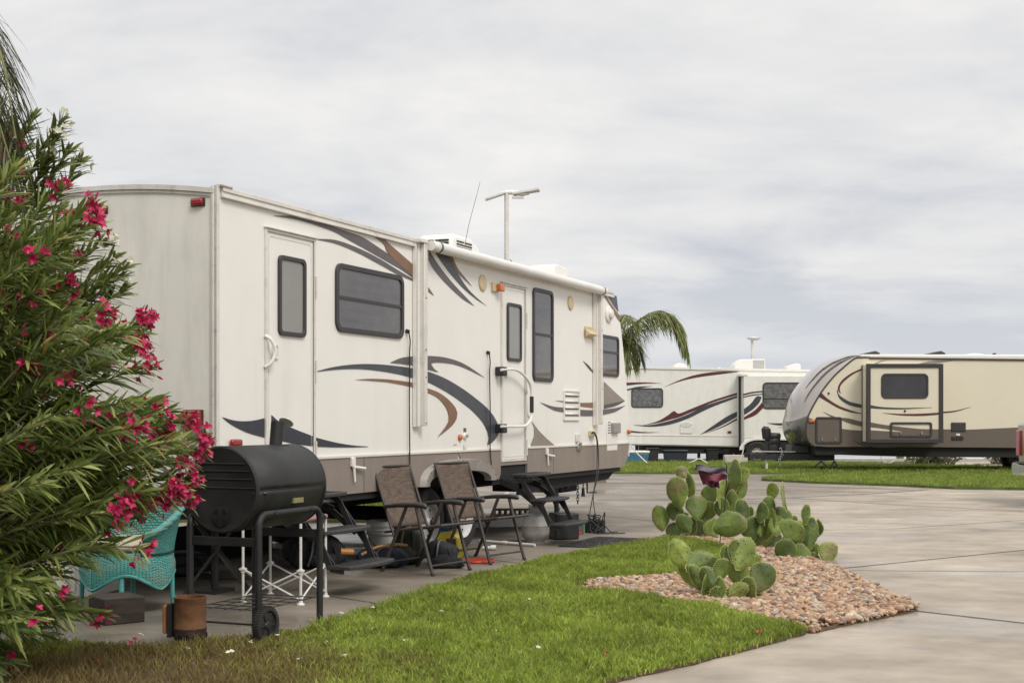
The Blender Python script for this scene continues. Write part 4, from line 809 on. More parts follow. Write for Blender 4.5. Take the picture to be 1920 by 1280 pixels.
for x in (6.6, 7.45): wheel(C_, x, .15, r=.36, w=.22, holes=6); wheel(C_, x, 2.3, r=.36, w=.22, holes=6)
# ================================================================== pickup truck at the right edge (parked side-on, tail towards the left)
DT = 20.0; XT = (1899 - 960) / FPX * (DT + 1.95)
K = thing('pickup_truck', 'tan pickup truck at the right edge with red tail light and chrome bumper', 'truck', (XT, DT, 0))
M_tan = mat('tan_car_paint', (.33, .27, .20), .25, .3, var=.05, coat=.8); M_cg = mat('car_glass', (.02, .022, .024), .05, spec=.9)
def arc(cx, r, z0, a0, a1, n=10): return [(cx + r * math.cos(R(a0 + (a1 - a0) * i / n)), z0 + r * math.sin(R(a0 + (a1 - a0) * i / n))) for i in range(n + 1)]
prof_t = [(.10, .62), (.08, 1.28), (.14, 1.34), (2.0, 1.36), (2.02, 1.40), (2.3, 1.86), (2.6, 1.92), (3.8, 1.92), (4.0, 1.86), (4.55, 1.36), (5.7, 1.24), (5.85, 1.1), (5.88, .55), (5.3, .50)] + arc(4.85, .44, .42, 10, 170) + [(3.9, .45), (1.9, .48)] + arc(1.25, .44, .42, 10, 170) + [(.5, .55)]
bd = MB().prism(prof_t, 0, 1.95).build('body', M_tan, K, bevel=.04)
for x0, x1, s0, s1 in ((2.36, 3.1, .12, 0), (3.2, 4.35, 0, .42)): MB().prism([(x0, 1.42), (x0 + s0, 1.82), (x1 - s1, 1.82), (x1, 1.42)], -.006, .0).build('side_window', M_cg, K)
MB().add([(2.04, .15, 1.42), (2.04, 1.8, 1.42), (2.28, 1.7, 1.82), (2.28, .25, 1.82)], [(0, 1, 2, 3)]).build('rear_window', M_cg, K, thick=.02)
for x in (1.25, 4.85): wheel(K, x, .14, r=.37, w=.24, rim=M_alloy, holes=6); wheel(K, x, 1.81, r=.37, w=.24, rim=M_alloy, holes=6)
MB().box(.05, .20, -.012, .16, .78, 1.20).build('tail_light', M_red, K, bevel=.02); MB().box(.05, .20, 1.79, 1.962, .78, 1.20).build('tail_light', M_red, K, bevel=.02)
bp = MB().box(-.02, .42, -.03, 1.98, .46, .66).build('rear_bumper', M_chrome, K, bevel=.035); MB().box(-.06, .3, .2, 1.75, .655, .68).build('step_pad', M_black, bp, bevel=.01)
h = MB().box(-.10, .5, .90, 1.05, .34, .42).build('tow_hitch', M_black, K, bevel=.01)
for z, x in ((.52, 0), (.42, 0)): MB().lathe([(.02, -.03), (.048, .0), (.05, .03), (.03, .06)], 14, Matrix.Translation((-.07 + x, .35, z + .02))).build('tow_ball', M_chrome, h)
MB().box(-.02, .15, .30, .50, .30, .46).build('hitch_bracket', M_black, h, bevel=.01)
MB().prism(arc(1.25, .50, .42, 5, 175) + arc(1.25, .44, .42, 175, 5), -.03, .0).build('wheel_arch_trim', M_black, K); MB().box(2.42, 2.5, -.04, 0, 1.15, 1.19).build('door_handle', M_chrome, K)
# ================================================================== lamps
L_ = thing('street_lamp', 'grey pole lamp with two winged solar panels rising behind the long white trailer', 'lamp', (-.10, 24, 0))
MB().tube([(0, 0, 0), (0, 0, 5.50)], [.052, .040], 12).build('pole', M_trim, L_, smooth=50)
MB().beam((-.37, 0, 5.40), (-.04, .05, 5.52), .26, .03, (0, 0, 1)).build('solar_panel', M_trim, L_); MB().beam((.60, 0, 5.575), (.12, .05, 5.50), .26, .035).build('solar_panel', M_trim, L_)
h = MB().tube([(-.1, 0, 5.52), (.08, 0, 5.53), (.3, 0, 5.50), (.42, 0, 5.50)], [.02, .045, .045, .015], 10).build('lamp_head', M_plast, L_); MB().box(.10, .32, -.05, .05, 5.42, 5.45).build('lens', M_plast, h)
MB().tube(cat([(.06, 0, 4.30), (.14, 0, 4.2), (.13, 0, 4.05), (.05, 0, 3.95)], 5), .008, 5).build('cable', M_cord, L_)
L2 = thing('street_lamp', 'small slim lamp post with a flat white head standing behind the far white trailer', 'lamp', ((1410 - 960) / FPX * 46 * .97, 44.6, 0))
MB().tube([(0, 0, 0), (0, 0, 4.1)], [.05, .04], 8).build('pole', M_trim, L2); MB().lathe([(.08, 0), (.22, .05), (.24, .09), (.05, .12)], 16, Matrix.Translation((.06, 0, 4.08))).build('lamp_head', M_plast, L2)
# ================================================================== things under and round the far trailers
def simple(nm, lb, ct, mb, mt, loc=(0, 0, 0), bevel=.01, group=None, rz=0, smooth=30):
    o = mb.build(nm, mt, None, bevel=bevel, smooth=smooth); o.location = loc; o.rotation_euler = (0, 0, rz); return tag(o, lb, ct, group)
M_bl = mat('blue_cooler', (.045, .14, .24), .4, var=.15)
def fpx(px, D): return (px - 960) / FPX * D
D0 = 40.8
c = thing('cooler', 'blue cooler with a white lid under the left end of the far white trailer', 'cooler', (fpx(1192, D0), D0, .045))
MB().prism([(-.36, 0), (-.40, .30), (.40, .30), (.36, 0)], -.2, .2).build('tub', M_bl, c, bevel=.03); MB().box(-.42, .42, -.22, .22, .302, .38).build('lid', M_plast, c, bevel=.025)
c = thing('storage_tote', 'dark navy plastic tote with a lid under the far white trailer', 'tote', (fpx(1266, D0), D0, .045)); M_tote = mat('navy_plastic', (.018, .024, .035), .45)
MB().prism([(-.32, 0), (-.36, .34), (.36, .34), (.32, 0)], -.22, .22).build('tub', M_tote, c, bevel=.02); MB().box(-.38, .38, -.25, .25, .342, .40).build('lid', M_tote, c, bevel=.015)
simple('wheelie_bin', 'black upright bin beside the blue cooler under the far white trailer', 'bin', MB().prism([(-.14, 0), (-.17, .42), (.17, .42), (.14, 0)], -.15, .15).box(-.19, .19, -.18, .18, .425, .46), M_black, (fpx(1224, D0), D0, .045))
simple('crate', 'black square crate right of the jack under the far white trailer', 'crate', MB().prism([(-.16, 0), (-.18, .40), (.18, .40), (.16, 0)], -.18, .18).box(-.2, .2, -.2, .2, .402, .43), M_under, (fpx(1335, D0 + .4), D0 + .4, .045))
simple('drum', 'black drum behind the concrete block under the far white trailer', 'drum', MB().lathe([(.24, 0), (.25, .05), (.24, .2), (.25, .22), (.24, .42), (.2, .45)], 20), M_under, (fpx(1361, D0 + .8), D0 + .8, .045), smooth=40)
simple('concrete_block', 'pale concrete block on the grass beside the far trailer wheel', 'block', MB().prism([(-.34, 0), (-.34, .24), (-.31, .27), (.31, .27), (.34, .24), (.34, 0)], -.2, .2), mat('pale_concrete', (.50, .46, .41), .8, var=.12), (fpx(1379, 39.8), 39.8, .045))
hs = MB().tube(cat([(fpx(1179, 39), 39, .75), (fpx(1186, 39), 39, .55), (fpx(1200, 39), 39, .30), (fpx(1217, 39), 38.9, .07), (fpx(1235, 39), 38.7, .06)], 6), .018, 6).build('hose', M_plast); tag(hs, 'white hose sloping down to the grass left of the far trailer', 'hose')
hs = MB().tube(cat([(fpx(1395, 38.5), 38.5, .68), (fpx(1393, 38.5), 38.5, .45), (fpx(1386, 38.5), 38.5, .08)], 6), .018, 6).build('hose', M_trim); tag(hs, 'grey hose hanging beside the pale concrete block', 'hose')
hs = MB().tube(cat([(fpx(1288, 39), 39, .07), (fpx(1300, 39), 39, .15), (fpx(1312, 39), 39, .22), (fpx(1328, 39), 39, .08)], 6), .018, 6).build('hose', M_plast); tag(hs, 'white hose arching over the grass under the far trailer jack', 'hose')
# wooden piles and hoop at the shore
for px, lb in ((1688, 'weathered wooden post by the water behind the beige trailer'),):
    simple('wooden_post', lb, 'post', MB().tube([(0, 0, 0), (0, 0, .95)], [.13, .12], 12), mat('weathered_wood', (.12, .10, .06), .9, var=.3, vs=8), (fpx(px, 44.9), 44.9, .05))
simple('hose_reel', 'round grey hoop standing on the grass behind the beige trailer', 'hoop', MB().tube([(.23 * math.cos(t), 0, .25 + .23 * math.sin(t)) for t in [i * math.pi / 12 for i in range(25)]], .018, 6).beam((0, 0, .48), (0, 0, .85), .04, .04), M_trim, (fpx(1666, 40), 40, .045))
simple('boat', 'low dark blue boat hull by the water between the two far trailers', 'boat', MB().prism([(-1.6, .25), (-1.9, .62), (2.3, .70), (1.6, .25)], -.5, .5).box(-.6, .4, -.35, .35, .60, .80), mat('blue_hull', (.02, .04, .08), .4), (fpx(1620, 43), 43, .0), bevel=.05)
# ================================================================== plants
LT = np.array([(0, 0, 0), (.14, -.55, .10), (.14, 0, 0), (.14, .55, .10), (.5, -1, .16), (.5, 0, 0), (.5, 1, .16), (.82, -.6, .1), (.82, 0, 0), (.82, .6, .1), (1, 0, 0)])
LF = np.array([(0, 2, 1), (0, 3, 2), (1, 2, 5), (1, 5, 4), (2, 3, 6), (2, 6, 5), (4, 5, 8), (4, 8, 7), (5, 6, 9), (5, 9, 8), (7, 8, 10), (8, 9, 10)])
def leafmesh(name, Ls, mt, par):          # Ls rows: pos(3) dir(3) up(3) L w curl
    A = np.array(Ls); n = len(A); P, D, U = A[:, :3], A[:, 3:6], A[:, 6:9]; L, w, cu = A[:, 9:10], A[:, 10:11], A[:, 11:12]
    D = D / np.linalg.norm(D, axis=1, keepdims=True); Sd = np.cross(D, U); Sd /= np.maximum(1e-6, np.linalg.norm(Sd, axis=1, keepdims=True)); Nn = np.cross(Sd, D)
    t, s, h = LT[:, 0], LT[:, 1], LT[:, 2]
    V = P[:, None] + D[:, None] * (L[:, None] * t[None, :, None]) + Sd[:, None] * (w[:, None] / 2 * s[None, :, None]) + Nn[:, None] * (w[:, None] * h[None, :, None])
    V[:, :, 2] -= (cu * L) * (t[None, :] ** 2)
    Fc = (np.arange(n)[:, None, None] * len(LT) + LF[None]).reshape(-1, 3)
    return arr_mesh(name, V.reshape(-1, 3), Fc, mt, par, True)
def leaf_mat(name, c1, c2, c3, rough=.42, tr=.3):
    m, t, b = nodes_mat(name); A = t.nodes.new; L = t.links.new; g = A('ShaderNodeNewGeometry'); r = A('ShaderNodeValToRGB'); L(g.outputs['Random Per Island'], r.inputs[0]); e = r.color_ramp.elements
    e[0].color = (*c1, 1); e[1].color = (*c3, 1); r.color_ramp.elements.new(.6).color = (*c2, 1); r.color_ramp.elements.new(.975).color = (*c3, 1); r.color_ramp.elements[-1].color = (min(1, c3[0] * 1.1), c3[1] * .75, c3[2] * .5, 1); L(r.outputs[0], b.inputs['Base Color']); b.inputs['Roughness'].default_value = rough; b.inputs['Specular IOR Level'].default_value = .45
    x = A('ShaderNodeBsdfTranslucent'); L(r.outputs[0], x.inputs[0]); ms = A('ShaderNodeMixShader'); ms.inputs[0].default_value = tr; L(b.outputs[0], ms.inputs[1]); L(x.outputs[0], ms.inputs[2]); L(ms.outputs[0], t.nodes['Material Output'].inputs[0]); return m
M_ol = leaf_mat('oleander_leaf', (.08, .12, .024), (.18, .235, .05), (.38, .42, .14)); M_ol2 = leaf_mat('dark_oleander_leaf', (.085, .115, .028), (.16, .20, .05), (.33, .36, .13))
M_pink = leaf_mat('crimson_petal', (.30, .006, .05), (.46, .012, .085), (.66, .07, .18), .5, .25); M_wht = leaf_mat('white_petal', (.62, .58, .44), (.70, .68, .58), (.78, .76, .68), .5, .3)
M_stem = mat('oleander_stem', (.13, .115, .05), .7, var=.3)
def rv(s=1): return Vector((rng.gauss(0, s), rng.gauss(0, s), rng.gauss(0, s)))
def flower(out, p, d, size, broad=1):
    d = d.normalized(); a = d.cross(Vector((0, .3, 1))).normalized(); b = d.cross(a); ph = rng.uniform(0, 6)
    for k in range(5):
        t = ph + k * 2 * math.pi / 5; q = (a * math.cos(t) + b * math.sin(t)) * .85 + d * .65; q += rv(.12)
        out.append((*p, *q, *(d + rv(.2)), size * rng.uniform(.85, 1.15), size * .62 * broad, rng.uniform(.0, .25)))
def bud(out, p, d, L=.045): out.append((*p, *d, *rv(), L, L * .28, 0)); out.append((*p, *d, *rv(), L, L * .28, 0))
def cluster(fl, stems, p, d, n, size, spread):
    for i in range(n):
        q = (d * .8 + rv(.55)); e = p + q.normalized() * rng.uniform(.35, 1) * spread
        stems.append(([p, e], [.003, .002])); (flower if rng.random() < .62 else lambda o, a, b, c: bud(o, a, b))(fl, e, (q + Vector((0, -.5, 0))), size)
def shrub(root, base, tips, leafL, leafW, mleaf, mfl, nper, fsize, spread):
    loc = Vector(root.location); leaves, fl, stems = [], [], []
    for tip, nf in tips:
        tip = tip - loc; b = Vector(base) + Vector((rng.gauss(0, .10), rng.gauss(0, .10), 0)); v = tip - b
        c1 = b + Vector((v.x * .12, v.y * .15, max(v.z, .5) * .55 + .12)); c2 = b + Vector((v.x * .62, v.y * .62, v.z * .85 + .12))
        pts = [((1 - t) ** 3 * b + 3 * (1 - t) ** 2 * t * c1 + 3 * (1 - t) * t * t * c2 + t ** 3 * tip) for t in [i / 12 for i in range(13)]]
        stems.append((pts, [.014 - .0105 * i / 12 for i in range(13)]))
        Ltot = sum((a - c).length for a, c in zip(pts, pts[1:])); leafy = min(Ltot * .75, rng.uniform(.7, 1.15)); steps = int(leafy / .030); ph = rng.uniform(0, 6)
        for s in range(steps):
            t = 1 - (leafy * s / steps) / Ltot; i = min(11, int(t * 12)); p = pts[i].lerp(pts[i + 1], t * 12 - i); d = (pts[i + 1] - pts[i]).normalized()
            a = d.cross(Vector((.2, .1, 1))).normalized(); bb = d.cross(a)
            for k in range(3 if s % 2 else 2):
                if rng.random() < .12: continue
                ph += 2.2; q = a * math.cos(ph) + bb * math.sin(ph); op = rng.uniform(.25, .75) + .3 * s / steps
                dd = d * 1.0 + q * op + rv(.1); dd.z -= .05 + .3 * s / steps
                sc = rng.uniform(.7, 1.1) * (1 if s > 3 else .6 + .1 * s)
                leaves.append((*p, *dd, *(q * -1 + Vector((0, 0, 1.0)) + d * .6), leafL * sc, leafW * rng.uniform(.8, 1.15), rng.uniform(.02, .30)))
        if nf: cluster(fl, stems, tip, (tip - pts[-2]).normalized(), nf, fsize, spread)
    leafmesh('foliage', leaves, mleaf, root)['kind'] = 'stuff'
    mb = MB()
    for pts, rs in stems: mb.tube(pts, rs, 5, False)
    mb.build('branches', M_stem, root, smooth=60, recalc=False)['kind'] = 'stuff'
    if fl: leafmesh('blossoms', fl, mfl, root)['kind'] = 'stuff'
ext = [(210, -40), (250, 30), (340, 120), (390, 180), (440, 150), (500, 130), (560, 180), (590, 265), (650, 270), (700, 250), (750, 320), (800, 360), (850, 365), (900, 335), (950, 300), (1000, 225), (1030, 240), (1080, 170), (1130, 150), (1180, 130), (1230, 60), (1270, 20)]
def extent(y):
    for (a, xa), (b, xb) in zip(ext, ext[1:]):
        if a <= y <= b: return xa + (xb - xa) * (y - a) / (b - a)
    return 0
O1 = thing('oleander_bush', 'large crimson flowering oleander filling the left edge of the picture', 'shrub', (-3.15, 6.95, 0))
tips = []
for px, py, nf in ((18, 275, 9), (8, 310, 7), (165, 395, 14), (172, 425, 10), (55, 480, 5), (5, 455, 8), (112, 450, 6), (30, 385, 6), (105, 360, 8), (122, 540, 9), (108, 572, 8), (262, 605, 14), (252, 655, 12), (268, 690, 8), (182, 585, 10), (175, 640, 4), (50, 695, 8), (105, 712, 8), (150, 762, 5), (285, 770, 9), (250, 800, 8),
                   (302, 800, 9), (340, 788, 8), (368, 822, 9), (362, 845, 7), (292, 832, 14), (215, 815, 8), (328, 868, 12), (348, 896, 14), (322, 918, 14), (300, 935, 14), (230, 945, 12), (212, 962, 10), (255, 958, 10), (345, 930, 7), (190, 795, 5), (258, 1025, 6), (142, 852, 3), (182, 1150, 7), (30, 835, 5), (75, 640, 5), (130, 430, 6), (60, 560, 6)):
    D = rng.uniform(6.35, 7.0); tips.append((F(px, py, D), int(nf * (1.4 if px < 200 else 1.8))))
for i in range(112):
    y = rng.uniform(290, 1262); e = extent(y); x = e - abs(rng.gauss(0, 1)) * 130 - rng.uniform(5, 35); D = rng.uniform(6.3, 7.7)
    p = F(x, y, D)
    if p.z < .04: p.z = .05
    tips.append((p, rng.choice((0, 0, 0, 3))))
for i in range(34):
    y = rng.uniform(720, 1262); x = extent(y) - abs(rng.gauss(0, 1)) * 110 - 30; p = F(x, y, rng.uniform(6.6, 7.9)); p.z = max(.05, p.z); tips.append((p, 0))
for i in range(45):   # far side and off-frame part of the bush
    a = rng.uniform(0, 2 * math.pi); r = rng.uniform(.5, 1.15); tips.append((Vector((-3.35 + r * math.cos(a) * .9, 7.1 + .75 * r * math.sin(a), rng.uniform(.5, 2.9))), rng.choice((0, 0, 6))))
shrub(O1, (-.15, .1, 0), tips, .195, .0200, M_ol, M_pink, 0, .033, .080)
O2 = thing('oleander_bush', 'taller white flowering oleander behind the crimson one', 'shrub', (-3.55, 8.6, 0))
tips = []
for px, py, nf in ((112, 232, 4), (148, 305, 7), (104, 262, 8), (60, 225, 0), (130, 285, 0), (20, 240, 0), (236, 500, 4), (190, 458, 10), (232, 545, 3), (205, 590, 6), (140, 640, 16), (110, 610, 8), (85, 440, 14), (70, 470, 8), (35, 330, 6), (150, 480, 0), (215, 485, 0), (160, 540, 0), (120, 560, 0), (20, 560, 4), (60, 620, 0), (90, 680, 0), (225, 520, 0), (90, 300, 0), (45, 280, 0), (195, 520, 0), (25, 690, 6), (110, 400, 0), (170, 610, 0)):
    tips.append((F(px, py, rng.uniform(8.0, 8.5)), nf))
for i in range(40):
    a = rng.uniform(0, 2 * math.pi); r = rng.uniform(.3, 1); tips.append((Vector((-3.9 + r * math.cos(a) * .8, 8.75 + .5 * r * math.sin(a), rng.uniform(1.0, 3.1))), rng.choice((0, 0, 7))))
shrub(O2, (-.1, .1, 0), tips, .18, .024, M_ol2, M_wht, 0, .036, .10)
# ---- palms
M_palm = leaf_mat('palm_leaflet', (.085, .105, .028), (.17, .20, .055), (.36, .36, .14), .5, .3); M_palmd = leaf_mat('dark_palm_leaflet', (.035, .04, .014), (.06, .065, .025), (.12, .12, .05), .5, .2)
M_trunk = mat('palm_trunk', (.17, .135, .10), .9, var=.3, vs=5, bump=.6, bs=20, stretch=(1, 1, 6)); M_rach = mat('palm_rachis', (.17, .17, .06), .6)
def frond(par, pts, L, w, mt, dens=.03, droop=1.0):
    P = cat(pts, 10); lv = []; k = len(P); tot = sum((a - b).length for a, b in zip(P, P[1:])); n = int(tot / dens)
    for s in range(n):
        t = .10 + .9 * s / n; f = t * (k - 1); i = min(k - 2, int(f)); p = P[i].lerp(P[i + 1], f - i); d = (P[i + 1] - P[i]).normalized(); sd = d.cross(Vector((0, 0, 1)))
        sd = sd.normalized() if sd.length > .05 else Vector((1, 0, 0))
        ll = L * (.45 + .75 * math.sin(math.pi * min(1, t * .9 + .08)))
        for q in (-1, 1):
            dd = sd * q * rng.uniform(.35, .9) + d * rng.uniform(.35, .75) + Vector((0, 0, rng.uniform(-.6, .15) * droop)) + rv(.08)
            lv.append((*p, *dd, *(rv(.3) + Vector((0, 0, 1))), ll * rng.uniform(.8, 1.1), w, rng.uniform(.45, .95) * droop))
    f = MB().tube(P, [max(.004, .022 * (1 - i / k)) * (tot / 2.2) for i in range(k)], 5).build('frond', M_rach, par, smooth=60, recalc=False)
    leafmesh('leaflets', lv, mt, f)['kind'] = 'stuff'
PX = thing('palm_tree', 'tall palm at the upper left edge with long drooping dark fronds', 'palm', (-3.75, 8.1, 0))
MB().tube([(0, 0, 0), (.02, 0, 1.5), (0, .03, 3.3), (0, 0, 3.9)], [.17, .13, .12, .09], 14).build('trunk', M_trunk, PX)
crown = Vector((0, 0, 3.85))
def rel(px, py, D, o): return F(px, py, D) - Vector(o.location)
for (mid, tip) in (((-8, 80, 6.9), (30, 260, 6.8)), ((-40, 120, 6.8), (28, 330, 6.7)), ((-30, 10, 7.4), (18, 160, 7.2)), ((-60, 60, 7.4), (5, 280, 7.2)), ((-20, 40, 8.2), (38, 215, 8.0)), ((-15, 150, 7.4), (36, 345, 7.3))):
    m_ = rel(*mid, PX); t_ = rel(*tip, PX); frond(PX, [crown, crown.lerp(m_, .5) + Vector((0, 0, .22)), m_, t_], .27, .011, M_palmd, .040, 1.15)
for i in range(12):
    a = i * 2.4 + .4; r = rng.uniform(1.0, 1.5)
    if math.cos(a) > .15: continue
    dv = Vector((math.cos(a), math.sin(a) * .8, 0)); frond(PX, [crown, crown + dv * .5 * r + Vector((0, 0, .45)), crown + dv * r + Vector((0, 0, .25)), crown + dv * r * 1.35 + Vector((0, 0, -.6))], .36, .018, M_palmd, .032)
PB = thing('palm_tree', 'palm with an arching feathery green frond behind the nose of the long white trailer', 'palm', (fpx(1120, 29), 29, 0))
MB().tube([(0, 0, 0), (0, 0, 1.6), (.03, 0, 2.9), (0, 0, 3.5)], [.2, .15, .14, .11], 14).build('trunk', M_trunk, PB)
cr_ = Vector((.05, 0, 3.35))
def relb(px, py, D=29): return rel(px, py, D, PB)
for pts in ([relb(1160, 640), relb(1195, 602), relb(1238, 583), relb(1275, 608), relb(1291, 668)], [relb(1150, 640), relb(1185, 612, 28.5), relb(1225, 588, 28.3), relb(1262, 596, 28.3), relb(1280, 650, 28.3)], [relb(1140, 640), relb(1160, 600), relb(1172, 590, 28.6), relb(1184, 604, 28)],
            [relb(1140, 640), relb(1170, 628, 29.3), relb(1190, 640, 29.5), relb(1203, 676, 29.6)], [relb(1140, 640), relb(1162, 640, 28.7), relb(1178, 660, 28.5), relb(1186, 684, 28.4)]):
    frond(PB, [cr_] + pts, .42, .024, M_palm, .016, .95)
for i in range(11):
    a = i * 2.4 + 1; dv = Vector((math.cos(a), math.sin(a), 0)); 
    if dv.x > .2: dv.x *= -.6
    frond(PB, [cr_, cr_ + dv * .6 + Vector((0, 0, .3)), cr_ + dv * 1.15 + Vector((0, 0, .1)), cr_ + dv * 1.5 + Vector((0, 0, -.6))], .36, .024, M_palm, .04)
# low leafy plant behind the beige trailer
def lowplant(px0, px1, D, h, lb, n):
    x0, x1 = fpx(px0, D), fpx(px1, D); r = thing('leafy_plant', lb, 'plant', ((x0 + x1) / 2, D, .0)); lv = []; st = MB(); w = (x1 - x0) / 2
    for i in range(n):
        b = Vector((rng.uniform(-w, w) * .8, rng.uniform(-.4, .4), .0)); a = rng.uniform(0, 6.28); dv = Vector((math.cos(a) * .6, math.sin(a) * .6, rng.uniform(.5, 1.2))); hh = rng.uniform(.2, h * .75); t = b + dv.normalized() * hh
        st.tube([b, t], [.012, .006], 4); lv.append((*t, *(dv + Vector((0, 0, -.4))), *(Vector((0, -.6, 1)) + rv(.3)), rng.uniform(.25, .42), rng.uniform(.10, .17), .5))
    leafmesh('foliage', lv, leaf_mat('broad_leaf', (.05, .08, .02), (.11, .15, .035), (.30, .24, .09)), r)['kind'] = 'stuff'; st.build('stems', M_stem, r)['kind'] = 'stuff'
lowplant(1708, 1792, 38.8, .75, 'broad leafed green and yellow plant under the middle of the beige trailer', 150); lowplant(1860, 1900, 41, .8, 'darker bushy plant under the beige trailer near the truck', 80)
# ---- prickly pears
def cactus_mat(nm='cactus_pad', k=(1, 1, 1), br=.7):
    m, t, b = nodes_mat(nm); A = t.nodes.new; L = t.links.new; tc = A('ShaderNodeTexCoord'); oi = A('ShaderNodeObjectInfo')
    r = A('ShaderNodeValToRGB'); L(oi.outputs['Random'], r.inputs[0]); e = r.color_ramp.elements; e[0].color = (.060 * k[0], .095 * k[1], .022 * k[2], 1); e[1].color = (.19 * k[0], .25 * k[1], .048 * k[2], 1); r.color_ramp.elements.new(.5).color = (.105 * k[0], .16 * k[1], .034 * k[2], 1)
    n = A('ShaderNodeTexNoise'); n.inputs['Scale'].default_value = 9; n.inputs['Detail'].default_value = 5; L(tc.outputs['Object'], n.inputs[0]); mr = A('ShaderNodeMapRange'); L(n.outputs[0], mr.inputs[0]); mr.inputs[1].default_value = .3; mr.inputs[2].default_value = .7; mr.inputs[3].default_value = .62; mr.inputs[4].default_value = 1.25
    v = A('ShaderNodeVectorMath'); v.operation = 'SCALE'; L(r.outputs[0], v.inputs[0]); L(mr.outputs[0], v.inputs['Scale'])
    n2 = A('ShaderNodeTexNoise'); n2.inputs['Scale'].default_value = 4; n2.inputs['Detail'].default_value = 6; L(tc.outputs['Object'], n2.inputs[0]); m2 = A('ShaderNodeMapRange'); L(n2.outputs[0], m2.inputs[0]); m2.inputs[1].default_value = .54; m2.inputs[2].default_value = .68; m2.inputs[4].default_value = br
    mx = A('ShaderNodeMix'); mx.data_type = 'RGBA'; L(m2.outputs[0], mx.inputs[0]); L(v.outputs[0], mx.inputs[6]); mx.inputs[7].default_value = (.24, .19, .10, 1)
    L(mx.outputs[2], b.inputs['Base Color']); b.inputs['Roughness'].default_value = .5
    bp = A('ShaderNodeBump'); bp.inputs['Strength'].default_value = .3; bp.inputs['Distance'].default_value = .01; L(n.outputs[0], bp.inputs['Height']); L(bp.outputs[0], b.inputs['Normal']); return m
M_cact = cactus_mat(); M_cact2 = cactus_mat('young_cactus_pad', (1.3, 1.22, 1.2), .4); M_spine = mat('areole', (.06, .045, .025), .8); M_edge = mat('yellow_rim_areole', (.42, .42, .14), .7)
def pad(par, c, w, h, tilt, yaw, mt=None):      # c world centre; w,h metres
    loc = Vector(par.location); M = Matrix.Translation(c - loc) @ Matrix.Rotation(yaw, 4, 'Z') @ Matrix.Rotation(tilt, 4, 'Y') @ Matrix.Rotation(rng.uniform(-.18, .18), 4, 'X'); th = .016 + .016 * min(w, h) / .2
    nu, nv = 12, 26; vs = []
    def pt(a, ph):     # a polar angle in the pad plane, ph from rim to face
        e = 1 - .22 * math.cos(a + math.pi) * 0; rx = w / 2 * (1 + .0 * e) * (1 - .46 * (-math.sin(a)) ** 1.5 if math.sin(a) < 0 else 1.0); rz = h / 2
        wob = 1 + .02 * math.sin(9 * a + w * 90) + .045 * math.sin(3 * a + tilt * 3 + h * 70) + .03 * math.sin(2 * a + w * 200)
        return Vector((rx * wob * math.cos(a) * math.cos(ph), th / 2 * math.sin(ph) * 1.0 + .012 * math.cos(a * 2) * math.cos(ph), rz * wob * math.sin(a) * math.cos(ph)))
    mb = MB()
    for i in range(nu + 1):
        ph = -math.pi / 2 + math.pi * i / nu
        for j in range(nv): vs.append(M @ pt(2 * math.pi * j / nv, ph))
    fs = [(i * nv + j, i * nv + (j + 1) % nv, (i + 1) * nv + (j + 1) % nv, (i + 1) * nv + j) for i in range(nu) for j in range(nv)]
    o = mb.add(vs, fs).build('pad', mt or M_cact, par, smooth=80)
    sp = MB(); ed = MB()
    for k in range(int(10 + 500 * w * h)):
        a, ph = rng.uniform(0, 6.28), math.acos(math.sqrt(rng.uniform(.02, .9))) * rng.choice((-1, 1)); p = M @ pt(a, ph); q = M @ (pt(a, ph) + Vector((0, .006 * (1 if ph > 0 else -1), 0))); sp.tube([p, q], [.0048, .002], 4)
    for k in range(int(40 * h / .22)):
        a = 2 * math.pi * k / (40 * h / .22); p = pt(a, rng.uniform(-.12, .12)); q = p * 1.0 + p.normalized() * rng.uniform(.006, .013); ed.tube([M @ p, M @ q], [.0055, .0015], 4)
    sp.build('areoles', M_spine, o, recalc=False)['kind'] = 'stuff'; ed.build('rim_spines', M_edge, o, recalc=False)['kind'] = 'stuff'
def cactus(lb, base, D, pads, mt=None):
    b = G(*base); D = b.y if D is None else D
    c = thing('prickly_pear_cactus', lb, 'cactus', (b.x, D, .0), group='prickly pears in the gravel bed'); s = D / FPX / 4.267
    for i, (x, y, w, h, tl) in enumerate(pads):
        dd = rng.uniform(-.16, .16); px, py = 1180 + x / 4.267, 850 + y / 4.267; ww, hh = w, h; yaw = rng.uniform(-.35, .35)
        if w < h * .5: ww = h * .68; yaw = math.acos(max(.12, min(1, (w - 12) / ww))) * rng.choice((-1, 1))
        p = F(px, py, D + dd); pad(c, p, ww * s * 1.16, hh * s * 1.24, R(tl), yaw, mt)
    return c
cactus('large prickly pear behind the purple flag, beside the door mat', (1330, 1010), 14.9, [(385, 310, 150, 205, -10), (250, 515, 118, 172, -12), (360, 462, 122, 120, 5), (420, 150, 85, 82, -35), (485, 265, 58, 180, -5), (535, 425, 150, 150, 0), (645, 330, 122, 142, 5), (745, 315, 90, 195, 12), (828, 205, 72, 262, 14), (912, 170, 86, 100, 10), (880, 290, 112, 180, 14),
    (640, 455, 110, 120, 0), (590, 515, 150, 115, 0), (375, 620, 150, 120, -25), (815, 400, 90, 170, 8), (740, 435, 100, 135, 0), (500, 595, 60, 150, -4), (560, 610, 120, 130, 0), (665, 600, 130, 130, 10), (440, 560, 110, 130, -30), (540, 430, 40, 110, 0), (440, 505, 60, 60, 0)])
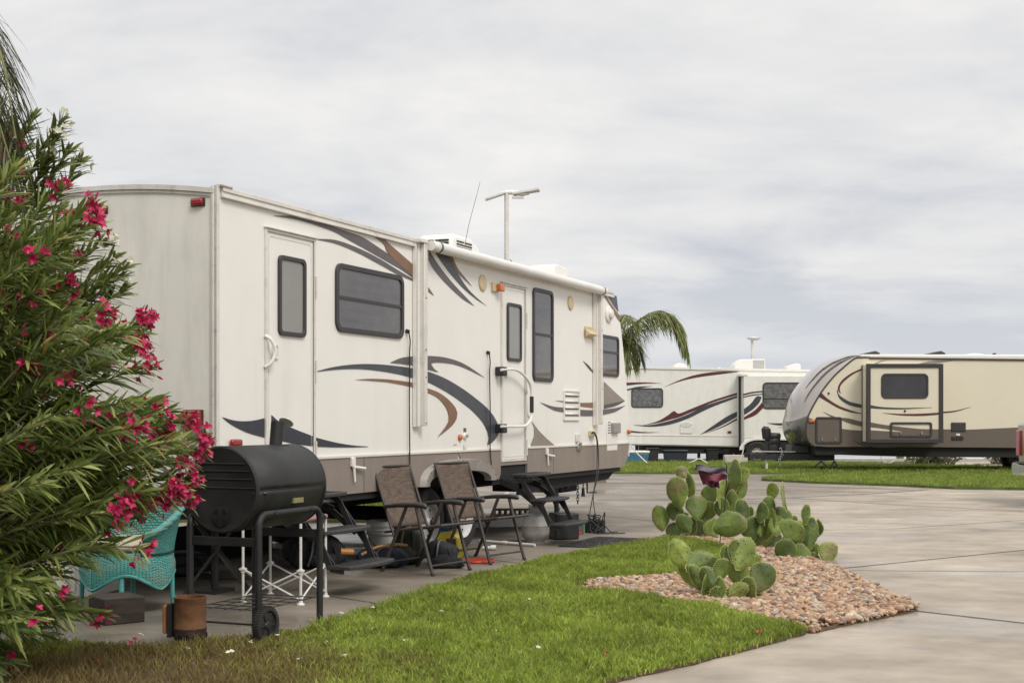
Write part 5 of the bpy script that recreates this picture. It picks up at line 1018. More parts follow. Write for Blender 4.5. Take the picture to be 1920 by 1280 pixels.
cactus('middle prickly pear between the flag pole and the bare concrete', (1430, 1030), 13.6, [(800, 570, 175, 225, 78), (905, 465, 90, 172, -6), (1145, 305, 84, 122, 4), (1233, 350, 42, 190, 8), (1110, 430, 105, 140, 0), (1060, 470, 80, 130, 8), (1215, 510, 160, 135, 0), (1180, 575, 120, 125, 8), (1120, 560, 60, 210, 12),
    (1150, 725, 160, 190, 5), (1020, 700, 88, 140, -20), (970, 600, 150, 165, -10), (1040, 560, 80, 150, 0), (960, 480, 60, 90, 10), (1080, 660, 130, 150, 10), (1320, 530, 50, 60, 0)])
cactus('right prickly pear leaning over the concrete edge, with a scarred pad', (1500, 1062), 12.75, [(1300, 615, 200, 130, 40), (1415, 485, 70, 132, 3), (1440, 640, 120, 215, 6), (1515, 600, 50, 120, 16), (1590, 790, 140, 150, 32), (1255, 790, 150, 180, -14), (1310, 705, 145, 110, 10), (1385, 845, 120, 200, -6), (1470, 870, 100, 130, 10), (1480, 780, 70, 110, 0), (1360, 600, 90, 100, 0), (1465, 555, 60, 70, 0)])
cactus('front low prickly pear of pale green pads standing in the pebbles', (1355, 1122), 9.95, [(412, 805, 150, 215, -32), (570, 885, 175, 225, 78), (738, 930, 112, 152, 12), (915, 805, 180, 225, 30), (838, 775, 80, 150, 5), (775, 815, 70, 140, -8), (878, 952, 155, 192, -5), (1065, 990, 185, 200, 28), (935, 1098, 110, 270, 76), (485, 960, 120, 240, -32), (645, 1010, 120, 190, -28), (718, 1090, 72, 165, 4), (620, 1085, 85, 200, -28), (700, 1120, 90, 100, 0), (860, 1100, 110, 150, 60), (1000, 1080, 100, 150, 70), (800, 1130, 80, 90, 0), (560, 1000, 100, 200, -30)], M_cact2)
# ---- purple flag on a hooked wire
FD = 14.0; fl = thing('garden_flag', 'faded purple and grey garden flag on a thin hooked wire pole among the cacti', 'flag', (fpx(1347, FD), FD + .0, 0))
def ff(x, y, d=0): p = F(1160 + x / 6, 820 + y / 6, FD + d); return p - Vector(fl.location)
MB().tube(cat([ff(1130, 1230), ff(1190, 800), ff(1212, 480), ff(1215, 320), ff(1200, 290), ff(1196, 300)], 4), .0055, 6).build('pole', M_cord, fl)
MB().tube(cat([ff(1215, 335), ff(1100, 325), ff(870, 345), ff(835, 335), ff(818, 350), ff(835, 370), ff(865, 352)], 4), .005, 6).build('hook_arm', M_cord, fl)
def cloth(cs, nm, mt, d0=0):
    a = [ff(*p) for p in cs]
    def fn(u, v):
        p = a[0].lerp(a[1], u).lerp(a[3].lerp(a[2], u), v); return p + Vector((0, d0 + .035 * math.sin(u * 7 + v * 3) * (.4 + v), .01 * math.sin(u * 9)))
    return MB().grid(fn, 18, 12).build(nm, mt, fl, thick=.003, smooth=70)
cloth(((866, 302), (1214, 352), (1210, 424), (868, 372)), 'grey_hem', mat('grey_cloth', (.13, .115, .14), .9, var=.2, vs=20), -.02)
cloth(((893, 372), (1215, 415), (1215, 480), (1010, 500)), 'purple_cloth', mat('faded_purple_cloth', (.19, .055, .085), .9, var=.2, vs=20), .0)
cloth(((900, 375), (1060, 440), (1140, 580), (960, 530)), 'purple_cloth', mat('deep_purple_cloth', (.12, .018, .045), .9, var=.2, vs=20), .05); cloth(((1000, 400), (1140, 420), (1145, 575), (1010, 545)), 'purple_cloth', MATS['deep_purple_cloth'], .07)
# ================================================================== barrel grill
GA = math.atan2(.925, .38)           # barrel axis (local x), local y = away from the camera
FLg = G(485, 1208); FLg = Vector((-1.539, 7.97, 0))
K = thing('barrel_grill', 'black barrel charcoal grill with a short chimney, wheels and bent tube legs', 'grill', FLg, GA)
Lb, Rb, cz, cy = .79, .262, .935, .265
Mx = Matrix.Translation((-.01, cy, cz)) @ Matrix.Rotation(R(90), 4, 'Y')   # lathe z -> +x
def half(a0, a1, r, x0, x1, n=20):
    mb = MB(); return mb.grid(lambda u, v: (x0 + (x1 - x0) * v, cy + r * math.cos(R(a0 + (a1 - a0) * u)), cz + r * math.sin(R(a0 + (a1 - a0) * u))), n, 1)
half(0, 180, Rb + .003, .008, Lb - .008, 28).build('lid', M_grill, K, thick=.006, smooth=50)
half(180, 360, Rb, .008, Lb - .008, 28).build('barrel', M_grill, K, thick=.006, smooth=50)
for x, s in ((0, -1), (Lb, 1)):
    c = MB().lathe([(Rb + .006, 0), (Rb + .008, .016 * s), (Rb - .004, .024 * s), (Rb - .02, .020 * s), (.02, .022 * s)], 48, Matrix.Translation((x - .008 * s, cy, cz)) @ Matrix.Rotation(R(90), 4, 'Y')).build('end_cap', M_grill, K, smooth=40)
    rb = MB()
    for z, w in ((.16, .36), (.115, .42), (.065, .46), (.012, .50)): rb.tube([(x + s * .014, cy - w / 2, cz + z), (x + s * .014, cy + w / 2, cz + z)], .006, 6)
    rb.build('pressed_rib', M_grill, c)
    d = MB().lathe([(.062, 0), (.062, .006), (.05, .008)], 28, Matrix.Translation((x + s * .014, cy, cz - .165)) @ Matrix.Rotation(R(90) * s, 4, 'Y')).build('air_damper', M_grill, c)
    hl = MB()
    for k in range(4):
        a = R(45 + 90 * k); p = lambda r, t: (x + s * .0235, cy + r * math.cos(t), cz - .165 + r * math.sin(t)); hl.add([p(.014, a), p(.058, a - .42), p(.058, a + .42)], [(0, 1, 2)])
    hl.build('damper_hole', mat('soot_hole', (.002, .002, .002), 1), d)
    bo = MB()
    for yy in (-.235, .235): bo.lathe([(.011, 0), (.009, .008)], 8, Matrix.Translation((x + s * .012, cy + yy, cz - .02)) @ Matrix.Rotation(R(90) * s, 4, 'Y'))
    bo.build('bolt', M_black, c)
MB().box(.01, Lb - .01, cy - Rb - .006, cy - Rb + .004, cz - .0025, cz + .0025).build('lid_lip', M_grill, K)
MB().box(.40, .52, cy - Rb - .002, cy - Rb + .03, cz - .10, cz - .068, ).build('badge', mat('brass_badge', (.30, .27, .12), .35, .5), K)
ch = MB().tube([(.60, cy, cz + Rb - .03), (.625, cy, cz + Rb + .155)], .042, 20).build('chimney', M_grill, K, smooth=40); MB().lathe([(.05, 0), (.05, .004)], 20, Matrix.Translation((.70, cy - .02, cz + Rb + .15)) @ Matrix.Rotation(R(38), 4, 'Y')).build('chimney_flap', M_trim, ch); MB().box(.56, .68, cy - .06, cy + .06, cz + Rb - .008, cz + Rb + .004).build('chimney_flange', M_grill, ch, bevel=.003)
MB().tube([(.06, cy - Rb - .0, cz - .02), (.07, cy - Rb - .012, cz - .02)], .012, 8).build('bolt', M_black, K)
def uleg(y, z0a, z0b):
    r = .075; pts = [(0, y, z0a), (0, y, .785 - r)] + [(r - r * math.cos(a), y, .785 - r + r * math.sin(a)) for a in (R(22), R(45), R(68), R(90))] + [(.72 - r + r * math.sin(a), y, .785 - r + r * math.cos(a)) for a in (R(0), R(22), R(45), R(68), R(90))] + [(.72, y, z0b)]
    return MB().tube(pts, .0215, 14).build('leg', M_grill, K, smooth=50)
l1 = uleg(.0, .10, 0.0); uleg(.50, .10, 0.0)
mb = MB()
for x in (.16, .58): mb.lathe([(.016, 0), (.013, .008)], 8, Matrix.Translation((x, -.019, .79)) @ Matrix.Rotation(R(90), 4, 'X'))
mb.build('bolt', M_black, l1)
for x in (0, .72): MB().box(x - .008, x + .008, .01, .49, .59, .645).build('cross_bar', M_grill, K, bevel=.003)
MB().tube([(0, -.05, .118), (0, .56, .118)], .007, 8).build('axle', M_black, K)
def gwheel(y):
    M2 = Matrix.Translation((.0, y, .118)) @ Matrix.Rotation(R(90), 4, 'X'); w = MB().lathe([(.088, -.022), (.094, -.026), (.112, -.024), (.118, -.012), (.118, .012), (.112, .024), (.094, .026), (.088, .022)], 40, M2, closed=True).build('wheel', M_tyre, K, smooth=40)
    MB().lathe([(.02, -.012), (.088, -.010), (.09, .010), (.086, .012), (.03, .012), (.024, .024), (.012, .026)], 32, M2).build('rim', M_black, w, smooth=40)
    sp = MB()
    for k in range(6): a = k * math.pi / 3; sp.beam((.022 * math.cos(a), y - .014, .118 + .022 * math.sin(a)), (.086 * math.cos(a), y - .014, .118 + .086 * math.sin(a)), .006, .016)
    sp.build('spokes', M_grill, w, bevel=.002)
    tr = MB()
    for k in range(44): a = 2 * math.pi * k / 44; tr.beam((.118 * math.cos(a), y - .022, .118 + .118 * math.sin(a)), (.118 * math.cos(a + .05), y + .022, .118 + .118 * math.sin(a + .05)), .006, .006)
    tr.build('tread', M_tyre, w)
gwheel(-.05); gwheel(.55)
sh = MB()
for k in range(6): sh.tube([(.04 + k * .13, .02, .20), (.04 + k * .13, .48, .20)], .0035, 5)
for k in range(5): sh.tube([(0, .03 + k * .11, .20), (.72, .03 + k * .11, .20)], .0035, 5)
sh.build('wire_shelf', M_black, K)
s_ = MB().box(Lb + .02, Lb + .24, .10, .46, .80, .815).build('side_shelf', M_black, K, bevel=.004); MB().beam((Lb + .02, .12, .80), (Lb + .2, .12, .70), .02, .02).build('bracket', M_black, s_)
cl = MB(); cl.tube([(Lb + .05 + .012 * math.cos(t * 1.3), cy - .18 + .012 * math.sin(t * 1.3), cz - .09 + t * .0035) for t in range(22)], .004, 5); cl.build('coil_handle', M_chrome, K)
# ------------------------------------------------------------------ charcoal starter
def rust_mat():
    return mat('rusty_steel', (.155, .068, .026), .85, var=.5, vs=7, bump=.35, bs=40, dirt=((.055, .032, .028), 5, .48, .66, (1, 1, 1.3)))
cs = thing('charcoal_chimney_starter', 'rusty orange charcoal chimney starter standing in front of the grill', 'fire starter', (-1.945, 7.93, 0), R(0))
MB().lathe([(.098, 0), (.098, .025), (.095, .027), (.095, .10), (.098, .103), (.098, .108), (.095, .112), (.095, .285), (.099, .290), (.099, .297), (.092, .297), (.092, .06), (.02, .06)], 48).build('body', rust_mat(), cs, smooth=40)
MB().lathe([(.0995, .002), (.0995, .022), (.0965, .028), (.0965, .098), (.0995, .104), (.0985, .112), (.096, .112)], 48).build('base_band', mat('burnt_steel', (.045, .024, .017), .85, var=.5, vs=12, bump=.3, bs=40), cs, smooth=40)
for k in range(7):
    a = R(-150 + 26 * k + 10); Mh = Matrix.Translation((.0975 * math.cos(a), .0975 * math.sin(a), .063)) @ Matrix.Rotation(a, 4, 'Z') @ Matrix.Rotation(R(90), 4, 'Y'); MB().lathe([(.016, -.002), (.016, .004)], 14, Mh).build('air_hole', MATS['soot_hole'], cs)
hd = MB().box(-.165, -.135, -.018, .018, .075, .245).build('handle', mat('scorched_wood', (.30, .13, .04), .7, var=.4, vs=20, bump=.3), cs, bevel=.008); MB().box(-.132, -.105, -.035, .03, .055, .255).build('heat_shield', M_under, hd)
MB().beam((-.16, 0, .23), (-.09, 0, .23), .008, .008).beam((-.16, 0, .09), (-.09, 0, .09), .008, .008).build('bracket', M_black, hd)
# ------------------------------------------------------------------ wicker chair
def wicker():
    m, t, b = nodes_mat('turquoise_wicker'); A = t.nodes.new; L = t.links.new; uv = A('ShaderNodeUVMap'); mp = A('ShaderNodeMapping'); mp.inputs['Scale'].default_value = (84, 20, 1); L(uv.outputs[0], mp.inputs[0])
    bk = A('ShaderNodeTexBrick'); L(mp.outputs[0], bk.inputs[0]); bk.inputs['Scale'].default_value = 1; bk.inputs['Mortar Size'].default_value = .17; bk.inputs['Mortar Smooth'].default_value = 1; bk.inputs['Brick Width'].default_value = 2.0; bk.inputs['Row Height'].default_value = 1.0; bk.offset = .5
    bk.inputs['Color1'].default_value = (.07, .36, .33, 1); bk.inputs['Color2'].default_value = (.13, .47, .43, 1); bk.inputs['Mortar'].default_value = (.012, .05, .05, 1)
    n = A('ShaderNodeTexNoise'); n.inputs['Scale'].default_value = 7; n.inputs['Detail'].default_value = 6; tc = A('ShaderNodeTexCoord'); L(tc.outputs['Object'], n.inputs[0]); mr = A('ShaderNodeMapRange'); L(n.outputs[0], mr.inputs[0]); mr.inputs[1].default_value = .48; mr.inputs[2].default_value = .68; mr.inputs[4].default_value = .75
    mx = A('ShaderNodeMix'); mx.data_type = 'RGBA'; L(mr.outputs[0], mx.inputs[0]); L(bk.outputs['Color'], mx.inputs[6]); mx.inputs[7].default_value = (.30, .32, .25, 1); L(mx.outputs[2], b.inputs['Base Color']); b.inputs['Roughness'].default_value = .6
    bp = A('ShaderNodeBump'); bp.inputs['Strength'].default_value = 1; bp.inputs['Distance'].default_value = .012; bp.invert = True; L(bk.outputs['Fac'], bp.inputs['Height']); L(bp.outputs[0], b.inputs['Normal']); return m
M_wk = wicker(); M_wkt = mat('turquoise_paint', (.075, .33, .31), .6, var=.3, vs=14, dirt=((.30, .27, .2), 9, .5, .75, (1, 1, 1), .7))
wc = thing('wicker_armchair', 'weathered turquoise wicker armchair with a scalloped woven skirt', 'chair', (-2.77, 9.45, 0), R(238))   # faces local +x
def ov(a, rx, ry): return rx * math.cos(a), ry * math.sin(a)
def skirt(u, v):
    a = 2 * math.pi * u; fl = 1 + .10 * (1 - v) + .05 * math.sin(v * 3); x, y = ov(a, .31 * fl, .33 * fl); z0 = .17 + .11 * abs(math.sin(a * 2)) ** 1.5; x, y = x * .93, y * .93; return (x, y, z0 + (.42 - z0) * v)
MB().grid(skirt, 96, 14).build('woven_skirt', M_wk, wc, thick=.014, smooth=80)
def backf(u, v):
    a = R(62 + 236 * u); h = .13 + .30 * (math.sin(math.pi * u) ** 1.2) ; flr = 1 + .22 * v ** 1.3; x, y = ov(a, .30 * flr, .33 * flr); return (x, y, .42 + (h - .0) * v * (.95))
MB().grid(backf, 70, 16).build('woven_back', M_wk, wc, thick=.022, smooth=80)
rim = [Vector(backf(u / 50, 1)) for u in range(51)]; br = MB()
for ph in (0, 2.1, 4.2): br.tube([p + Vector((.016 * math.cos(i * 1.1 + ph), .016 * math.sin(i * 1.1 + ph), .016 * math.sin(i * 1.1 + ph))) for i, p in enumerate(rim)], .02, 6)
br.build('braided_rim', M_wkt, wc, smooth=60); MB().tube([skirt(i / 64, 0) for i in range(65)], .013, 6).build('skirt_braid', M_wkt, wc, smooth=60); MB().tube([skirt(i / 64, 1) for i in range(65)], .014, 6).build('seat_rim', M_wkt, wc, smooth=60)
MB().lathe([(.29, .405), (.30, .42), (.02, .422)], 32).build('seat', M_wkt, wc)
for a in (40, 140, 220, 320): x, y = ov(R(a), .30, .31); MB().tube([(x, y, .40), (x * 1.03, y * 1.03, .10), (x * 1.08, y * 1.08, .02), (x * 1.1, y * 1.1, 0)], [.022, .017, .024, .03], 10).build('leg', M_wkt, wc, smooth=50)
cu = MB().lathe([(.05, .425), (.27, .43), (.315, .455), (.32, .475), (.29, .505), (.18, .522), (.02, .525)], 36).build('cushion', mat('stained_cushion', (.46, .41, .31), .9, var=.15, vs=8, bump=.2, bs=30, dirt=((.25, .21, .14), 5, .5, .75, (1, 1, 1), .6)), None, smooth=60)
cu.location = wc.location; cu.rotation_euler = wc.rotation_euler; tag(cu, 'cream stained round cushion on the turquoise wicker armchair', 'cushion')
# white deck box and timber block at the far left
db = thing('deck_box', 'white plastic storage box behind the crimson oleander, left of the wicker chair', 'storage box', (-3.62, 10.35, 0), R(-6))
MB().prism([(-.46, 0), (-.50, .56), (.50, .56), (.46, 0)], -.28, .28).build('tub', M_plast, db, bevel=.02); MB().box(-.52, .52, -.30, .30, .562, .62).build('lid', M_plast, db, bevel=.02)
mb = MB(); 
for x in (-.3, 0, .3): mb.box(x - .01, x + .01, -.292, -.27, .06, .5)
mb.build('moulded_rib', M_plast, db)
M_bigw = mat('dark_timber', (.05, .036, .028), .85, var=.4, vs=6, bump=.5, bs=30, stretch=(1, 6, 6))
simple('timber_block', 'dark square timber block on the ground beside the wicker chair', 'block', MB().box(-.22, .06, -.15, .15, 0, .175), M_bigw, (-2.62, 8.95, 0), rz=R(38), bevel=.008)
# ------------------------------------------------------------------ folding stool/table
ft = thing('folding_table', 'small folding table with white scissor legs and a mauve top', 'table', (-1.725, 9.97, 0), math.atan2(-.12, .45))
M_wt = mat('white_tube', (.66, .65, .62), .35, var=.05, dirt=((.35, .3, .22), 12, .55, .8, (1, 1, 1), .5)); h_ = .233
cr4 = [(-h_, -h_), (h_, -h_), (h_, h_), (-h_, h_)]
for x, y in cr4:
    l = MB().tube([(x, y, .01), (x, y, .60)], .0105, 10).build('leg', M_wt, ft, smooth=50); MB().lathe([(.03, 0), (.03, .008), (.016, .016), (.016, .03)], 14, Matrix.Translation((x, y, 0))).build('foot', M_plast, l); MB().tube([(x, y, .225), (x, y, .265)], .017, 10).box(x - .022, x + .022, y - .022, y + .022, .245, .258).build('collar', M_plast, l)
for (a, b) in zip(cr4, cr4[1:] + cr4[:1]):
    MB().tube([(*a, .035), (*b, .25)], .0075, 8).build('scissor_brace', M_wt, ft, smooth=50); MB().tube([(*a, .25), (*b, .035)], .0075, 8).build('scissor_brace', M_wt, ft, smooth=50)
o_ = [(x, y) for x, y in rrect(-h_ - .03, h_ + .03, -h_ - .03, h_ + .03, .07, 8)]
MB().slab(o_, .605, .640).build('top', mat('mauve_fabric', (.30, .15, .18), .8, var=.15, vs=10), ft, bevel=.014)
# ------------------------------------------------------------------ folding sling chairs
def sling_mat():
    m, t, b = nodes_mat('brown_sling'); A = t.nodes.new; L = t.links.new; uv = A('ShaderNodeUVMap')
    def wv(sc, d):
        mp = A('ShaderNodeMapping'); mp.inputs['Scale'].default_value = sc; L(uv.outputs[0], mp.inputs[0]); n = A('ShaderNodeTexNoise'); n.inputs['Scale'].default_value = 1; n.inputs['Detail'].default_value = d; L(mp.outputs[0], n.inputs[0]); return n.outputs[0]
    a = A('ShaderNodeMath'); a.operation = 'ADD'; L(wv((90, 8, 1), 3), a.inputs[0]); L(wv((6, 26, 1), 3), a.inputs[1])
    r = A('ShaderNodeValToRGB'); mr = A('ShaderNodeMapRange'); L(a.outputs[0], mr.inputs[0]); mr.inputs[1].default_value = .75; mr.inputs[2].default_value = 1.25; L(mr.outputs[0], r.inputs[0]); e = r.color_ramp.elements; e[0].color = (.055, .037, .027, 1); e[1].color = (.145, .102, .075, 1)
    L(r.outputs[0], b.inputs['Base Color']); b.inputs['Roughness'].default_value = .7; bp = A('ShaderNodeBump'); bp.inputs['Strength'].default_value = .3; bp.inputs['Distance'].default_value = .002; L(a.outputs[0], bp.inputs['Height']); L(bp.outputs[0], b.inputs['Normal']); return m
M_sl = sling_mat(); M_cf = mat('brown_grey_tube', (.055, .047, .042), .45, .2, var=.2, vs=14); M_arm = mat('dark_armrest', (.03, .028, .028), .4)
def camp_chair(lb, loc, rz):
    c = thing('folding_chair', lb, 'chair', loc, rz, 'brown folding patio chairs'); w = .27
    bk = MB().grid(lambda u, v: (-.20 - .20 * v - .02 * math.sin(math.pi * v) - .015 * math.sin(math.pi * u), (u - .5) * .49, .40 + .53 * v), 10, 16).build('backrest', M_sl, c, thick=.006, smooth=70)
    f = MB(); f.tube([(-.15, -w + .015, .30), (-.20, -w + .015, .40), (-.412, -w + .015, .945)], .0125, 8); f.tube([(-.15, w - .015, .30), (-.20, w - .015, .40), (-.412, w - .015, .945)], .0125, 8); f.tube([(-.41, -w + .015, .94), (-.41, w - .015, .94)], .011, 8); f.build('back_frame', M_cf, c, smooth=50)
    st = MB().grid(lambda u, v: (-.17 + .51 * v, (u - .5) * .47, .385 + .055 * v - .022 * math.sin(math.pi * u) * math.sin(math.pi * v)), 10, 12).build('seat', M_sl, c, thick=.006, smooth=70)
    f = MB()
    for s in (-1, 1): f.tube([(-.28, s * (w - .025), .355), (.10, s * (w - .025), .405), (.35, s * (w - .025), .44)], .0125, 8)
    f.tube([(.35, -w + .025, .44), (.35, w - .025, .44)], .0125, 8); f.build('seat_frame', M_cf, st, smooth=50)
    for s in (-1, 1):
        ar = MB().tube([(-.27, s * w, .585), (-.1, s * w, .605), (.10, s * w, .615), (.20, s * w, .608), (.215, s * w, .598)], [.017, .021, .024, .025, .014], 10).build('armrest', M_arm, c, smooth=60)
        MB().tube([(.10, s * w, .60), (.16, s * w, .40), (.29, s * w, 0)], .0165, 10).build('leg', M_cf, c, smooth=50); MB().tube([(-.02, s * (w - .015), .60), (-.16, s * (w - .015), .30), (-.31, s * (w - .015), 0)], .0165, 10).build('leg', M_cf, c, smooth=50)
        MB().lathe([(.018, 0), (.018, .02), (.014, .024)], 10, Matrix.Translation((.29, s * w, 0))).build('foot', M_arm, c); MB().lathe([(.018, 0), (.018, .02), (.014, .024)], 10, Matrix.Translation((-.31, s * (w - .015), 0))).build('foot', M_arm, c)
    MB().tube([(.262, -w, .085), (.262, w, .085)], .009, 8).build('stretcher', M_cf, c); MB().tube([(-.27, -w, .085), (-.27, w, .085)], .009, 8).build('stretcher', M_cf, c)
    return c
camp_chair('brown folding sling chair left of the trailer wheels, beside the black bags', (-.775, 11.87, 0), R(-35))
camp_chair('brown folding sling chair in front of the trailer wheels, nearer the steps', (-.272, 12.76, 0), R(-37))
# ------------------------------------------------------------------ clutter by the trailer
bu = thing('bucket', 'white plastic bucket under the trailer behind the left folding chair', 'bucket', (-1.27, 12.85, 0))
MB().lathe([(.125, 0), (.13, .005), (.14, .25), (.155, .25), (.158, .262), (.143, .268), (.144, .285), (.158, .288), (.158, .298), (.146, .305), (.147, .325), (.16, .33), (.158, .345), (.15, .375), (.158, .380), (.15, .384), (.142, .375), (.12, .02), (.01, .015)], 36).build('pail', M_plast, bu, smooth=40)
MB().tube(cat([(-.155, -.02, .30), (-.10, -.14, .20), (.0, -.19, .13), (.10, -.14, .14), (.155, -.02, .30)], 5), .004, 5).build('bail_handle', M_cord, bu)
def lump(w, d, h, n1=5, amp=.12, seed=0, flat=.0):
    q = random.Random(seed); ph = [q.uniform(0, 6) for _ in range(6)]
    def fn(u, v):
        a = 2 * math.pi * u; b = math.pi * (v - .5); s = lambda x: math.copysign(abs(x) ** .62, x)
        r = 1 + amp * math.sin(3 * a + ph[0] + 4 * v) * math.cos(b) + amp * .6 * math.sin(7 * a + ph[1] - 6 * v) * math.cos(b) + amp * .35 * math.sin(13 * v + 5 * a + ph[2]) * math.cos(b)
        return (w / 2 * s(math.cos(b)) * s(math.cos(a)) * r, d / 2 * s(math.cos(b)) * s(math.sin(a)) * r, max(0, h / 2 + h / 2 * s(math.sin(b)) * (r * .4 + .6)))
    return MB().grid(fn, 40, 24)
M_bk = mat('black_nylon', (.016, .016, .018), .75, var=.4, vs=10, bump=.6, bs=25); M_ol_ = mat('olive_nylon', (.042, .045, .032), .8, var=.35, vs=9, bump=.6, bs=25); M_nv = mat('navy_nylon', (.016, .022, .038), .75, var=.4, vs=8, bump=.6, bs=25); M_gs = mat('grey_strap', (.12, .12, .12), .7)
def bag(lb, mt, loc, w, d, h, seed, rz=0, nm='backpack', ct='bag', rx=0):
    t = thing(nm, lb, ct, loc, rz, 'bags and packs piled under the trailer'); o = lump(w, d, h, seed=seed).build('bag_body', mt, t, smooth=80); o.rotation_euler = (0, rx, 0)
    MB().tube(cat([(-w * .25, -d * .5, h * .12), (-w * .2, -d * .60, h * .5), (-w * .12, -d * .42, h * .95), (w * .02, 0, h * 1.02)], 5), .012, 5).build('strap', M_gs if mt is not M_ol_ else mat('olive_webbing', (.14, .13, .08), .8), t); MB().tube(cat([(w * .2, -d * .5, h * .15), (w * .26, -d * .60, h * .5), (w * .16, -d * .42, h * .92)], 5), .010, 5).build('strap', M_bk, t)
    p = lump(w * .55, d * .35, h * .42, seed=seed + 9, amp=.08).build('front_pocket', mt, t, smooth=80); p.location = (w * .04, -d * .48, h * .08); return t
bag('olive green backpack standing behind the left folding chair', M_ol_, (-.97, 12.48, 0), .27, .24, .34, 3, R(-10))
bag('black backpack slumped between the folding chair and the yellow jug', M_bk, (-.68, 12.40, 0), .27, .24, .22, 5, R(12), rx=R(18))
bag('navy blue duffel bag on the ground behind the left folding chair legs', M_nv, (-1.19, 12.22, 0), .42, .28, .18, 7, R(5), 'duffel_bag')
bag('dark pile of black bags behind the rear entry steps', M_bk, (-1.82, 12.15, 0), .50, .36, .30, 11, R(25), 'duffel_bag')
bag('black bag lying under the rear of the trailer behind the folding table', M_bk, (-3.0, 11.6, 0), .7, .4, .20, 13, R(35), 'duffel_bag')
s_ = lump(.30, .2, .10, seed=21, amp=.1).build('shoe', M_bk, None, smooth=80); s_.location = (-.60, 12.12, 0); tag(s_, 'black shoe on the ground in front of the slumped black backpack', 'shoe')
ho = MB().tube(cat([(-1.55, 11.85, .18), (-1.44, 11.9, .17)], 4), .028, 10).build('wooden_stick', mat('orange_wood', (.42, .18, .05), .5, var=.2, vs=10), None); tag(ho, 'short orange wooden handle end above the lower rear step', 'stick')
ho = MB().tube(cat([(-1.36, 11.85, .15), (-1.22, 11.88, .215), (-1.05, 11.92, .235), (-.96, 11.98, .22)], 5), .014, 8).build('hose', mat('tan_hose', (.30, .16, .055), .5), None, smooth=60); tag(ho, 'tan hose curving over the navy duffel bag', 'hose')
ju = thing('yellow_jug', 'yellow plastic jug with a blue rag on top, between the folding chairs', 'jug', (-.615, 13.05, 0), R(-20)); M_ye = mat('yellow_plastic', (.62, .50, .06), .4, var=.08)
MB().prism([(-.11, 0), (-.115, .10), (-.11, .105), (-.11, .19), (-.07, .255), (.04, .265), (.11, .20), (.11, .105), (.115, .10), (.11, 0)], -.08, .08).build('jug_body', M_ye, ju, bevel=.012)
MB().box(-.01, .095, -.084, -.078, .105, .195).build('dark_label', mat('dark_label', (.06, .05, .045), .5), ju, bevel=.004); o = lump(.08, .07, .06, seed=4, amp=.3).build('blue_rag', mat('blue_rag', (.03, .08, .22), .8), ju, smooth=80); o.location = (-.05, 0, .245); MB().lathe([(.03, 0), (.03, .03), (.01, .035)], 14, Matrix.Translation((.05, 0, .25))).build('cap', M_ye, ju)
simple('red_disc', 'flat red plastic disc on the patio between the folding chairs', 'disc', MB().lathe([(.155, 0), (.165, .012), (.16, .028), (.145, .02), (.02, .018)], 40), mat('red_plastic', (.55, .055, .025), .4), (-.33, 12.62, 0), bevel=0, smooth=40)
M_pvc = mat('white_pvc', (.62, .60, .56), .4, var=.08)
p = thing('plastic_pipe', 'long white plastic pipe with a coupling, lying behind the right folding chair', 'pipe', (0, 0, 0)); a, b = G(900, 1017), G(1003, 1025); p.location = a
MB().tube([(0, 0, .022), (b - a) + Vector((0, 0, .022))], .016, 12).build('tube', M_pvc, p, smooth=50); q = (b - a) * .45; MB().tube([q * .95 + Vector((0, 0, .022)), q * 1.10 + Vector((0, 0, .022))], .022, 12).build('coupling', M_pvc, p, smooth=50)
a, b = G(905, 1031), G(930, 1031); mb = MB().tube([a + Vector((0, 0, .025)), a.lerp(b, .6) + Vector((0, 0, .025))], .018, 12).tube([a.lerp(b, .6) + Vector((0, 0, .028)), b + Vector((0, 0, .028))], .027, 12); tag(mb.build('plastic_pipe', M_pvc, None, smooth=50), 'short white plastic pipe stub with a wide end cap beside the chair foot', 'pipe')
# propane bottle
pr = thing('propane_bottle', 'grey propane bottle standing under the front entry steps', 'gas bottle', (.26, 14.55, 0)); M_pg = mat('grey_bottle_paint', (.33, .32, .30), .4, var=.08, dirt=((.2, .15, .1), 8, .55, .8, (1, 1, 1), .5))
MB().lathe([(.10, .0), (.105, .03), (.11, .04), (.15, .08), (.156, .12), (.156, .195), (.159, .2), (.156, .205), (.156, .27), (.14, .315), (.10, .345), (.03, .36)], 40).build('tank', M_pg, pr, smooth=50); MB().grid(lambda u, v: (.095 * math.cos(R(-140 + 280 * u)), .095 * math.sin(R(-140 + 280 * u)), .335 + .10 * v), 24, 2).build('collar', M_pg, pr, thick=.006, smooth=60); MB().tube([(0, 0, .35), (0, 0, .41)], .02, 10).tube([(-.03, 0, .41), (.03, 0, .41)], .02, 8).build('valve', M_black, pr)
# boxes and leads by the steps
simple('black_box', 'black plastic case standing just right of the front entry steps', 'box', MB().box(-.15, .14, -.12, .12, 0, .30), M_black, (.60, 15.1, 0), rz=R(20), bevel=.015)
q = thing('battery_charger', 'red boxed charger on the ground between the black case and the cable pile', 'charger', (.80, 15.75, 0), R(30)); MB().box(-.06, .03, -.05, .05, 0, .17).build('case', mat('crimson_plastic', (.45, .04, .07), .4), q, bevel=.01); MB().box(-.05, .02, -.054, -.048, .04, .13).build('face_plate', mat('dark_face', (.08, .09, .08), .4), q); MB().box(.035, .055, -.05, .05, 0, .17).build('green_side', mat('green_plastic', (.05, .25, .12), .5), q)
q = thing('power_adapter', 'black adapter box under a tangle of black leads right of the entry steps', 'adapter', (1.0, 16.0, 0), R(20)); MB().box(-.12, .12, -.08, .08, 0, .15).build('case', M_black, q, bevel=.01)
